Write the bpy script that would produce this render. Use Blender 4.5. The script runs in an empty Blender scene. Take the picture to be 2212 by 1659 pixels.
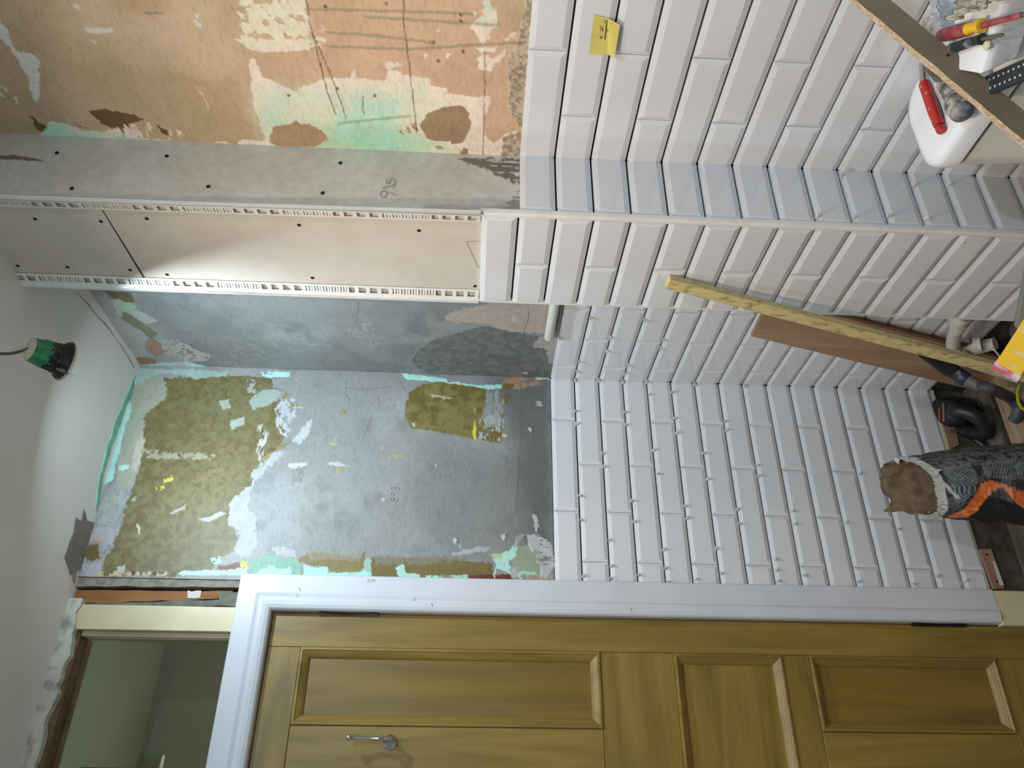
import bpy, bmesh, math, random
import numpy as np
from mathutils import Vector, Matrix, Euler
random.seed(7)
sc = bpy.context.scene
COL = sc.collection
# ------------------------------------------------------------------ camera
AX = [Vector((0.86161667, -0.5065744, 0.03160851)),      # upright right  = picture up
      Vector((-0.00575189, 0.05252621, 0.99860298)),     # upright up     = picture left
      Vector((0.50752698, 0.86059478, -0.0423437))]      # view direction
CAM = Vector((-1.26282, -2.09878, 1.465)); FPX = 1676.44
cd = bpy.data.cameras.new('camera'); cam = bpy.data.objects.new('camera', cd); COL.objects.link(cam)
cd.sensor_fit = 'HORIZONTAL'; cd.sensor_width = 36.0; cd.lens = FPX / 2212 * 36.0
cd.clip_start = 0.02
X_, Y_, Z_ = -AX[1], AX[0], -AX[2]
cam.matrix_world = Matrix(((X_.x, Y_.x, Z_.x, CAM.x), (X_.y, Y_.y, Z_.y, CAM.y), (X_.z, Y_.z, Z_.z, CAM.z), (0, 0, 0, 1)))
sc.camera = cam
# ------------------------------------------------------------------ world, exposure
w = bpy.data.worlds.new('world'); sc.world = w; w.use_nodes = True
w.node_tree.nodes['Background'].inputs[0].default_value = (0.55, 0.6, 0.65, 1)
w.node_tree.nodes['Background'].inputs[1].default_value = 0.1
sc.view_settings.view_transform = 'Standard'; sc.view_settings.look = 'None'
sc.view_settings.gamma = 1.0; sc.view_settings.use_curve_mapping = False
sc.view_settings.exposure = -0.03
COOL = (0.72, 0.88, 1.0); WARM = (1.0, 0.76, 0.54); REAR_TINT = (0.66, 0.85, 1.0)
POWER_SPOT, POWER_WARM, POWER_FILL, POWER_REAR_FILL = 7.6, 9.6, 3.5, 6.9

# ------------------------------------------------------------------ pixel helpers
def ray(x, y):
    return AX[0] * ((829.5 - y) / FPX) + AX[1] * ((1106 - x) / FPX) + AX[2]
def at(ax, val, x, y):
    d = ray(x, y); t = (val - CAM[ax]) / d[ax]
    return CAM + d * t
def deep(x, y, t): return CAM + ray(x, y) * t
def to_px(P):
    P = np.asarray(P, float) - np.array(CAM)
    r = P @ np.array(AX[0]); u = P @ np.array(AX[1]); f = P @ np.array(AX[2])
    return np.stack([1106 - u * FPX / f, 829.5 - r * FPX / f], -1)
FL = -0.10          # floorboards
CE = 2.52           # ceiling
ZT = 1.2415         # top of the far wall's tiles
PIT, GAP = 0.077, 0.0040
LT = 0.29625        # tile length with joint
BX, BY, BYF = -0.1674, -0.919, -0.622   # boxing: left face x, near face y, far edge y

# ------------------------------------------------------------------ materials
def lin(c):
    return tuple(((v / 255) / 12.92 if v / 255 <= .04045 else ((v / 255 + .055) / 1.055) ** 2.4) for v in c)
MATS = {}
def mat(name, rgb, rough=.6, rgb2=None, scale=20, stretch=(1, 1, 1), detail=6, bump=0, bscale=200, metal=0,
        spec=.5, coat=0, lo=.35, hi=.65, attr=None, trans=0, alpha=1, emit=None):
    if name in MATS: return MATS[name]
    m = bpy.data.materials.new(name); m.use_nodes = True; MATS[name] = m
    nt = m.node_tree; N = nt.nodes; L = nt.links; b = N['Principled BSDF']
    b.inputs['Roughness'].default_value = rough; b.inputs['Metallic'].default_value = metal
    b.inputs['Specular IOR Level'].default_value = spec; b.inputs['Coat Weight'].default_value = coat
    b.inputs['Coat Roughness'].default_value = .05
    b.inputs['Transmission Weight'].default_value = trans; b.inputs['Alpha'].default_value = alpha
    c1 = lin(rgb) + (1,); b.inputs['Base Color'].default_value = c1
    tc = N.new('ShaderNodeTexCoord'); mp = N.new('ShaderNodeMapping'); mp.inputs['Scale'].default_value = stretch
    L.new(tc.outputs['Object'], mp.inputs['Vector'])
    src = None
    if attr:
        a = N.new('ShaderNodeAttribute'); a.attribute_name = attr; src = a.outputs['Color']
    if rgb2 is not None:
        n = N.new('ShaderNodeTexNoise'); n.inputs['Scale'].default_value = scale; n.inputs['Detail'].default_value = detail
        L.new(mp.outputs['Vector'], n.inputs['Vector'])
        r = N.new('ShaderNodeValToRGB'); r.color_ramp.elements[0].position = lo; r.color_ramp.elements[1].position = hi
        r.color_ramp.elements[0].color = c1; r.color_ramp.elements[1].color = lin(rgb2) + (1,)
        L.new(n.outputs['Fac'], r.inputs['Fac'])
        if src is None: L.new(r.outputs['Color'], b.inputs['Base Color'])
        else:
            mx = N.new('ShaderNodeMix'); mx.data_type = 'RGBA'; mx.blend_type = 'MULTIPLY'; mx.inputs['Factor'].default_value = 1
            L.new(src, mx.inputs['A']); L.new(r.outputs['Color'], mx.inputs['B']); L.new(mx.outputs['Result'], b.inputs['Base Color'])
    elif src is not None: L.new(src, b.inputs['Base Color'])
    if bump:
        n2 = N.new('ShaderNodeTexNoise'); n2.inputs['Scale'].default_value = bscale; n2.inputs['Detail'].default_value = 5
        L.new(mp.outputs['Vector'], n2.inputs['Vector'])
        bp = N.new('ShaderNodeBump'); bp.inputs['Strength'].default_value = bump; bp.inputs['Distance'].default_value = .002
        L.new(n2.outputs['Fac'], bp.inputs['Height']); L.new(bp.outputs['Normal'], b.inputs['Normal'])
    if emit:
        b.inputs['Emission Color'].default_value = emit[0] + (1,); b.inputs['Emission Strength'].default_value = emit[1]
    return m
def wood(name, dark, light, axis, scale=9, rough=.45, fine=1.0):
    if name in MATS: return MATS[name]
    m = bpy.data.materials.new(name); m.use_nodes = True; MATS[name] = m
    nt = m.node_tree; N = nt.nodes; L = nt.links; b = N['Principled BSDF']; b.inputs['Roughness'].default_value = rough
    tc = N.new('ShaderNodeTexCoord'); mp = N.new('ShaderNodeMapping')
    st = [1, 1, 1]; st[axis] = .09; mp.inputs['Scale'].default_value = st
    L.new(tc.outputs['Object'], mp.inputs['Vector'])
    n = N.new('ShaderNodeTexNoise'); n.inputs['Scale'].default_value = scale * 3; n.inputs['Detail'].default_value = 7; n.inputs['Distortion'].default_value = 1.2
    L.new(mp.outputs['Vector'], n.inputs['Vector'])
    n3 = N.new('ShaderNodeTexNoise'); n3.inputs['Scale'].default_value = scale * 26; n3.inputs['Detail'].default_value = 3
    L.new(mp.outputs['Vector'], n3.inputs['Vector'])
    ad = N.new('ShaderNodeMath'); ad.operation = 'MULTIPLY_ADD'; ad.inputs[1].default_value = .25 * fine
    L.new(n3.outputs['Fac'], ad.inputs[0]); L.new(n.outputs['Fac'], ad.inputs[2])
    r = N.new('ShaderNodeValToRGB'); r.color_ramp.elements[0].position = .38; r.color_ramp.elements[1].position = .85
    r.color_ramp.elements[0].color = lin(dark) + (1,); r.color_ramp.elements[1].color = lin(light) + (1,)
    L.new(ad.outputs[0], r.inputs['Fac']); L.new(r.outputs['Color'], b.inputs['Base Color'])
    bp = N.new('ShaderNodeBump'); bp.inputs['Strength'].default_value = .12; bp.inputs['Distance'].default_value = .001
    L.new(n3.outputs['Fac'], bp.inputs['Height']); L.new(bp.outputs['Normal'], b.inputs['Normal'])
    return m
M_TILE = mat('tile_glaze', (219, 220, 223), .1, coat=.3)
M_TILE2 = mat('tile_glaze_soft', (218, 219, 221), .14, coat=.3)
M_ADH = mat('tile_adhesive', (70, 66, 60), .9, (50, 47, 43), 60, bump=.4)
M_PLAST = mat('plaster_layers', (236, 236, 236), .5, (255, 255, 255), 130, (.5, .5, 1.6), 5, bump=.16, bscale=160, attr='paint', lo=.3, hi=.52)
M_BOARD = mat('plasterboard', (200, 190, 176), .8, (206, 198, 186), 14, bump=.06, bscale=300)
M_CEIL = mat('ceiling_paint', (230, 228, 222), .85, (236, 234, 229), 5, bump=.08, bscale=120)
M_WHITE = mat('white_gloss_paint', (204, 206, 212), .35, (210, 212, 217), 8)
M_PVC = mat('white_pvc', (232, 230, 224), .35, (224, 222, 216), 30)
M_CREAM = mat('cream_gloss_paint', (214, 202, 164), .4, (205, 192, 152), 12)
M_WALL = mat('plain_plaster', (206, 206, 204), .85, (214, 214, 212), 6, bump=.1)
M_DOORV = wood('door_wood_vertical', (112, 90, 38), (150, 124, 58), 2, 5)
M_DOORH = wood('door_wood_horizontal', (112, 90, 38), (150, 124, 58), 0, 5)
M_PANEL = wood('door_panel_wood', (104, 82, 34), (136, 110, 46), 2, 4)
M_BLACK = mat('black_plastic', (22, 23, 26), .45, (34, 36, 40), 40)
M_NAVY = mat('navy_plastic', (26, 38, 62), .4, (40, 54, 80), 30)
M_DARK = mat('void_dark', (10, 9, 8), 1.0)
M_CHROME = mat('chrome', (205, 205, 205), .12, metal=1)
M_STEEL = mat('steel', (150, 150, 150), .35, metal=1)
M_HINGE = mat('dark_bronze', (48, 40, 36), .5, metal=.6)
M_CERAM = mat('white_ceramic', (236, 238, 242), .1, coat=.4)
M_CERAMD = mat('white_ceramic_tank', (222, 220, 212), .15, coat=.3)
M_SCREW = mat('screw_black', (40, 36, 34), .5, metal=.4)

# ------------------------------------------------------------------ object helpers
def fin(o, parent=None, ploc=None, label=None, cat=None, group=None, kind=None):
    if parent is not None:
        o.parent = parent
        pl = parent.get('_p')
        if pl is not None: o.matrix_parent_inverse = Matrix.Translation(-Vector(pl))
    if label: o['label'] = label
    if cat: o['category'] = cat
    if group: o['group'] = group
    if kind: o['kind'] = kind
    return o
def thing(name, loc, label, cat, group=None, kind=None):
    e = bpy.data.objects.new(name, None); COL.objects.link(e); e.location = loc; e['_p'] = list(loc)
    e.empty_display_size = .03
    return fin(e, None, None, label, cat, group, kind)
def mesh_obj(name, bm, m, parent=None, smooth=False, **k):
    me = bpy.data.meshes.new(name)
    bmesh.ops.recalc_face_normals(bm, faces=bm.faces)
    bm.to_mesh(me); bm.free()
    for mm in (m if isinstance(m, (list, tuple)) else [m]): me.materials.append(mm)
    if smooth:
        me.polygons.foreach_set('use_smooth', [True] * len(me.polygons))
        try: me.set_sharp_from_angle(angle=math.radians(40))
        except Exception: pass
    o = bpy.data.objects.new(name, me); COL.objects.link(o)
    return fin(o, parent, **k)
def NB(): return bmesh.new()
def box(bm, lo, hi, mi=0):
    lo, hi = Vector(lo), Vector(hi)
    v = [bm.verts.new((x, y, z)) for x in (lo.x, hi.x) for y in (lo.y, hi.y) for z in (lo.z, hi.z)]
    for f in ((0, 1, 3, 2), (4, 6, 7, 5), (0, 4, 5, 1), (2, 3, 7, 6), (0, 2, 6, 4), (1, 5, 7, 3)):
        bm.faces.new([v[i] for i in f]).material_index = mi
    return v
def obox(bm, c, ex, ey, ez, mi=0):
    """box from centre and three half-axis vectors"""
    c = Vector(c); ex, ey, ez = Vector(ex), Vector(ey), Vector(ez)
    v = [bm.verts.new(c + ex * a + ey * b + ez * d) for a in (-1, 1) for b in (-1, 1) for d in (-1, 1)]
    for f in ((0, 1, 3, 2), (4, 6, 7, 5), (0, 4, 5, 1), (2, 3, 7, 6), (0, 2, 6, 4), (1, 5, 7, 3)):
        bm.faces.new([v[i] for i in f]).material_index = mi
    return v
def bevel(bm, w, seg=2):
    bmesh.ops.bevel(bm, geom=list(bm.edges), offset=w, segments=seg, affect='EDGES', profile=.5)
def loft(bm, rings, cap=(True, True), close=True, mi=0):
    R = [[bm.verts.new(p) for p in r] for r in rings]
    n = len(R[0])
    for a, b in zip(R, R[1:]):
        for i in range(n if close else n - 1):
            j = (i + 1) % n
            bm.faces.new((a[i], a[j], b[j], b[i])).material_index = mi
    if cap[0]: bm.faces.new(list(reversed(R[0]))).material_index = mi
    if cap[1]: bm.faces.new(R[-1]).material_index = mi
    return R
def frame(d):
    d = Vector(d).normalized(); up = Vector((0, 0, 1)) if abs(d.z) < .9 else Vector((0, 1, 0))
    a = d.cross(up).normalized(); b = a.cross(d).normalized()
    return d, a, b
def lathe(bm, o, d, prof, n=24, mi=0, cap=(True, True), flat=1.0):
    """prof = [(s, r)] along direction d from point o"""
    o = Vector(o); d, a, b = frame(d)
    loft(bm, [[o + d * s + (a * math.cos(t) + b * math.sin(t) * flat) * r for t in [2 * math.pi * i / n for i in range(n)]] for s, r in prof], cap, mi=mi)
def tube(bm, pts, r, n=10, mi=0):
    pts = [Vector(p) for p in pts]; rr = r if isinstance(r, (list, tuple)) else [r] * len(pts)
    rings = []; prev = None
    for i, p in enumerate(pts):
        d = (pts[min(i + 1, len(pts) - 1)] - pts[max(i - 1, 0)]).normalized()
        if prev is None: _, a, b = frame(d)
        else:
            a = (prev - d * prev.dot(d)).normalized(); b = d.cross(a)
        prev = a
        rings.append([p + (a * math.cos(t) + b * math.sin(t)) * rr[i] for t in [2 * math.pi * k / n for k in range(n)]])
    loft(bm, rings, mi=mi)
def spline(pts, n=8):
    P = [Vector(p) for p in pts]; out = []
    for i in range(len(P) - 1):
        p0, p1, p2, p3 = P[max(i - 1, 0)], P[i], P[i + 1], P[min(i + 2, len(P) - 1)]
        for k in range(n):
            t = k / n
            out.append(.5 * ((2 * p1) + (p2 - p0) * t + (2 * p0 - 5 * p1 + 4 * p2 - p3) * t * t + (3 * p1 - p0 - 3 * p2 + p3) * t ** 3))
    out.append(P[-1]); return out
def prism(bm, poly, off, mi=0):
    off = Vector(off)
    a = [bm.verts.new(p) for p in poly]; b = [bm.verts.new(Vector(p) + off) for p in poly]
    n = len(a)
    bm.faces.new(list(reversed(a))).material_index = mi; bm.faces.new(b).material_index = mi
    for i in range(n):
        j = (i + 1) % n; bm.faces.new((a[i], a[j], b[j], b[i])).material_index = mi
def rrect(cx, cy, hx, hy, r, n=6):
    out = []
    for sx, sy, t0 in ((1, 1, 0), (-1, 1, 90), (-1, -1, 180), (1, -1, 270)):
        for k in range(n + 1):
            t = math.radians(t0 + 90 * k / n)
            out.append((cx + sx * (hx - r) + r * math.cos(t), cy + sy * (hy - r) + r * math.sin(t)))
    return out

# ------------------------------------------------------------------ layered paint on bare plaster (numpy)
RNG = np.random.RandomState(3)
TAB = RNG.rand(256, 256)
def vnoise(u, v):
    i = np.floor(u).astype(int); j = np.floor(v).astype(int); a = u - i; b = v - j
    a = a * a * (3 - 2 * a); b = b * b * (3 - 2 * b)
    g = lambda p, q: TAB[p % 256, q % 256]
    return (g(i, j) * (1 - a) + g(i + 1, j) * a) * (1 - b) + (g(i, j + 1) * (1 - a) + g(i + 1, j + 1) * a) * b
def fbm(u, v, o=4):
    s = np.zeros_like(u); k = 1; t = 0
    for q in range(o):
        s += vnoise(u * 2 ** q + 17.3 * q, v * 2 ** q + 9.1 * q) * k; t += k; k *= .55
    return s / t
def pip(poly, x, y):
    c = np.zeros(x.shape, bool); n = len(poly)
    for i in range(n):
        x1, y1 = poly[i]; x2, y2 = poly[(i + 1) % n]
        if y1 == y2: continue
        c ^= ((y1 > y) != (y2 > y)) & (x < (x2 - x1) * (y - y1) / (y2 - y1) + x1)
    return c
def seg_d(pl, x, y):
    d = np.full(x.shape, 9.)
    for (x1, y1), (x2, y2) in zip(pl, pl[1:]):
        L = (x2 - x1) ** 2 + (y2 - y1) ** 2 + 1e-12
        t = np.clip(((x - x1) * (x2 - x1) + (y - y1) * (y2 - y1)) / L, 0, 1)
        d = np.minimum(d, np.hypot(x - x1 - t * (x2 - x1), y - y1 - t * (y2 - y1)))
    return d
def cr(ox, oy, s, pts): return [(ox + s * a, oy + s * b) for a, b in pts]
S7 = 700 / 2212
def painted(name, parent, ax, val, u0, u1, z0, z1, res, base, layers, m=None, out=-1):
    """a vertical grid on plane ax=val; u is the other horizontal axis. layers are (picture polygon, rgb, opts) laid on in order."""
    ua = 1 - ax
    nu = int((u1 - u0) / res) + 1; nz = int((z1 - z0) / res) + 1
    U, Z = np.meshgrid(np.linspace(u0, u1, nu), np.linspace(z0, z1, nz), indexing='ij')
    u = U.ravel(); z = Z.ravel()
    col = np.tile(np.array(lin(base[0])), (len(u), 1))
    n = fbm(u * 9 + 3, z * 9, 5)[:, None]
    for rgb2, sc_, lo, hi in base[1:]:
        f = np.clip((fbm(u * sc_ + 5, z * sc_ + 11, 5) - lo) / (hi - lo), 0, 1)[:, None]
        col = col * (1 - f) + np.array(lin(rgb2)) * f
    h = np.zeros(len(u))
    for k, (poly, rgb, o) in enumerate(layers):
        P = [at(ax, val, x, y) for x, y in poly]; W = [(p[ua], p[2]) for p in P]
        xs = [a for a, b in W]; zs = [b for a, b in W]; mg = .06
        sel = np.where((u > min(xs) - mg) & (u < max(xs) + mg) & (z > min(zs) - mg) & (z < max(zs) + mg))[0]
        if not len(sel): continue
        su, sz = u[sel], z[sel]
        amp = o.get('amp', .007); fr = o.get('fr', 115); soft = .045 if fr <= 16 else 0
        wu = su + (fbm(su * fr + k * 3.1, sz * fr, 4) - .5) * 2 * amp; wz = sz + (fbm(su * fr + 40, sz * fr + k * 2.3, 4) - .5) * 2 * amp
        if soft:
            a = sum(pip(W, wu + soft * math.sqrt((q_ + .5) / 14) * math.cos(q_ * 2.4), wz + soft * math.sqrt((q_ + .5) / 14) * math.sin(q_ * 2.4)).astype(float) for q_ in range(14)) / 14
        elif 'w' in o: a = np.clip(1.5 - seg_d(W, wu, wz) / o['w'], 0, 1)
        else: a = sum(pip(W, wu + ju * res * .3, wz + jv * res * .3).astype(float) for ju, jv in ((-1, -.4), (.4, -1), (1, .4), (-.4, 1))) / 4
        fill = o.get('fill', 1)
        if fill < 1:
            sx, sy = o.get('sp', (90, 90))
            q = fbm(su * sx + k, sz * sy, 3); thr = np.quantile(q, 1 - fill); a *= np.clip((q - thr) / .05 + .5, 0, 1)
        a *= o.get('a', 1)
        c = np.array(lin(rgb))[None] * (.86 + .28 * fbm(su * 30 + k, sz * 30, 4))[:, None]
        if 'rgb2' in o:
            s2 = o.get('s2', 25); f = np.clip((fbm(su * s2 + k * 7, sz * s2, 4) - .4) / .2, 0, 1)[:, None]; c = c * (1 - f) + np.array(lin(o['rgb2'])) * f
        a = a[:, None]
        col[sel] = col[sel] * (1 - a) + c * a
        h[sel] += a[:, 0] * o.get('h', .0004)
    h += (fbm(u * 60, z * 60, 3) - .5) * .0004
    co = np.zeros((len(u), 3)); co[:, ua] = u; co[:, 2] = z; co[:, ax] = val + out * h
    idx = np.arange(nu * nz).reshape(nu, nz)
    q = np.stack([idx[:-1, :-1], idx[1:, :-1], idx[1:, 1:], idx[:-1, 1:]], -1).reshape(-1, 4)
    if ax == 0: q = q[:, ::-1]
    me = bpy.data.meshes.new(name); me.vertices.add(len(co)); me.vertices.foreach_set('co', co.ravel())
    me.loops.add(q.size); me.loops.foreach_set('vertex_index', q.ravel())
    me.polygons.add(len(q)); me.polygons.foreach_set('loop_start', np.arange(len(q)) * 4); me.polygons.foreach_set('loop_total', np.full(len(q), 4))
    me.update()
    at_ = me.color_attributes.new('paint', 'FLOAT_COLOR', 'POINT')
    at_.data.foreach_set('color', np.concatenate([np.clip(col, 0, 1), np.ones((len(u), 1))], 1).astype(np.float32).ravel())
    me.polygons.foreach_set('use_smooth', [True] * len(q)); me.materials.append(m or M_PLAST); me.update()
    o_ = bpy.data.objects.new(name, me); COL.objects.link(o_)
    return fin(o_, parent)

# ================================================================== ROOM
XL, YN = -1.78, -2.75        # left wall, near wall
bm = NB(); box(bm, (XL, YN, FL - .3), (.2, 1.2, FL - .14)); floor = mesh_obj('floor', bm, M_DARK, label='old floorboards with open gaps over a dark void', cat='floor', kind='structure')
bm = NB(); box(bm, (XL - .1, YN - .1, CE), (.3, .16, CE + .1)); ceiling = mesh_obj('ceiling', bm, M_CEIL, label='white painted ceiling with torn plaster edges', cat='ceiling', kind='structure')
bm = NB(); box(bm, (-.655, .0075, FL - .2), (.2, .16, ZT)); box(bm, (-.655, .0095, ZT), (.2, .16, CE)); box(bm, (XL - .1, .0095, FL - .2), (-1.60, .16, CE))
wall_far = mesh_obj('wall_far', bm, M_ADH, label='stripped plaster wall with white bevelled tiles beside the door', cat='wall', kind='structure')
bm = NB(); box(bm, (.0075, -1.0, FL - .2), (.2, .0095, ZT)); box(bm, (.0075, YN, FL - .2), (.2, -.9, ZT + 2 * PIT)); box(bm, (.0095, YN, FL), (.2, .2, CE))
wall_right = mesh_obj('wall_right', bm, M_ADH, label='right wall with peeling paint above white bevelled tiles', cat='wall', kind='structure')
bm = NB(); box(bm, (BX + .0085, BY + .0085, FL), (.05, BYF - .002, CE))
wall_box = mesh_obj('wall_boxing', bm, M_ADH, label='boxed-in corner column clad in plasterboard and white tiles', cat='wall', kind='structure')
bm = NB(); box(bm, (XL - .1, YN - .1, FL - .2), (XL, .2, CE)); mesh_obj('wall_left', bm, M_WALL, label='plain plastered left wall', cat='wall', kind='structure')
bm = NB(); box(bm, (XL, YN - .1, FL - .2), (.2, YN, CE)); mesh_obj('wall_near', bm, M_WALL, label='plain plastered near wall', cat='wall', kind='structure')

# ---- tiles -------------------------------------------------------
TM = {}
def tile_mesh(ln, bl, br):
    key = (round(ln, 3), bl, br)
    if key in TM: return TM[key]
    hgt = PIT - GAP; bw = .0115; be = .0105; t0, t1 = -.0075, .0038
    a = be if bl else 0; b = ln - be if br else ln
    bm = NB()
    base = [(0, -t0, 0), (ln, -t0, 0), (ln, -t0, hgt), (0, -t0, hgt)]
    mid = [(0, 0, 0), (ln, 0, 0), (ln, 0, hgt), (0, 0, hgt)]
    top = [(a, -t1, bw), (b, -t1, bw), (b, -t1, hgt - bw), (a, -t1, hgt - bw)]
    loft(bm, [base, mid, top])
    bmesh.ops.recalc_face_normals(bm, faces=bm.faces)
    me = bpy.data.meshes.new('tile'); bm.to_mesh(me); bm.free(); me.materials.append(M_TILE)
    TM[key] = me; return me
ROT = {'y': 0.0, 'x': -math.pi / 2}
def tile(parent, face, plane, u0, u1, k, bl, br):
    """u0..u1 along +x for far-facing walls, along -y for the right-hand walls"""
    g = .0006
    me = tile_mesh(u1 - u0 - 2 * g, bl, br)
    o = bpy.data.objects.new('tile', me); COL.objects.link(o)
    z = ZT - (k + 1) * PIT + GAP / 2
    j = random.uniform(-.0004, .0004)
    if face == 'y': o.location = (u0 + g, plane + j, z)
    else: o.location = (plane + j, -(u0 + g), z)
    o.rotation_euler = (random.uniform(-.004, .004), 0, ROT[face] + random.uniform(-.0012, .0012))
    o.parent = parent
def course(parent, face, plane, a, b, joints, k, ends=(False, False)):
    js = [a] + sorted(j for j in joints if a + .004 < j < b - .004) + [b]
    for i, (p, q) in enumerate(zip(js, js[1:])):
        tile(parent, face, plane, p, q, k, True if i else ends[0], True if i < len(js) - 2 else ends[1])
for k in range(16):
    course(wall_far, 'y', 0, -.6525, -.001, [-.147 - LT * (n + (.5 if k % 2 else 0)) for n in range(3)], k)
    o0 = .079 if k % 2 == 0 else .227
    course(wall_right, 'x', 0, .003, .612, [o0 + LT * n for n in range(3)], k)
for k in range(-2, 17):
    o0 = 1.178 if k % 2 == 0 else 1.030
    course(wall_right, 'x', 0, -BY, 1.95, [o0 + LT * n for n in range(-1, 5)], k)
    course(wall_box, 'y', BY, BX + .007, -.001, [], k, (True, False))
for k in range(-3, 17):
    a, b = -BYF + .004, -BY - .006
    course(wall_box, 'x', BX, a, b, [.761] if k % 2 == 0 else [], k, (False, k % 2 != 0))

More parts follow.
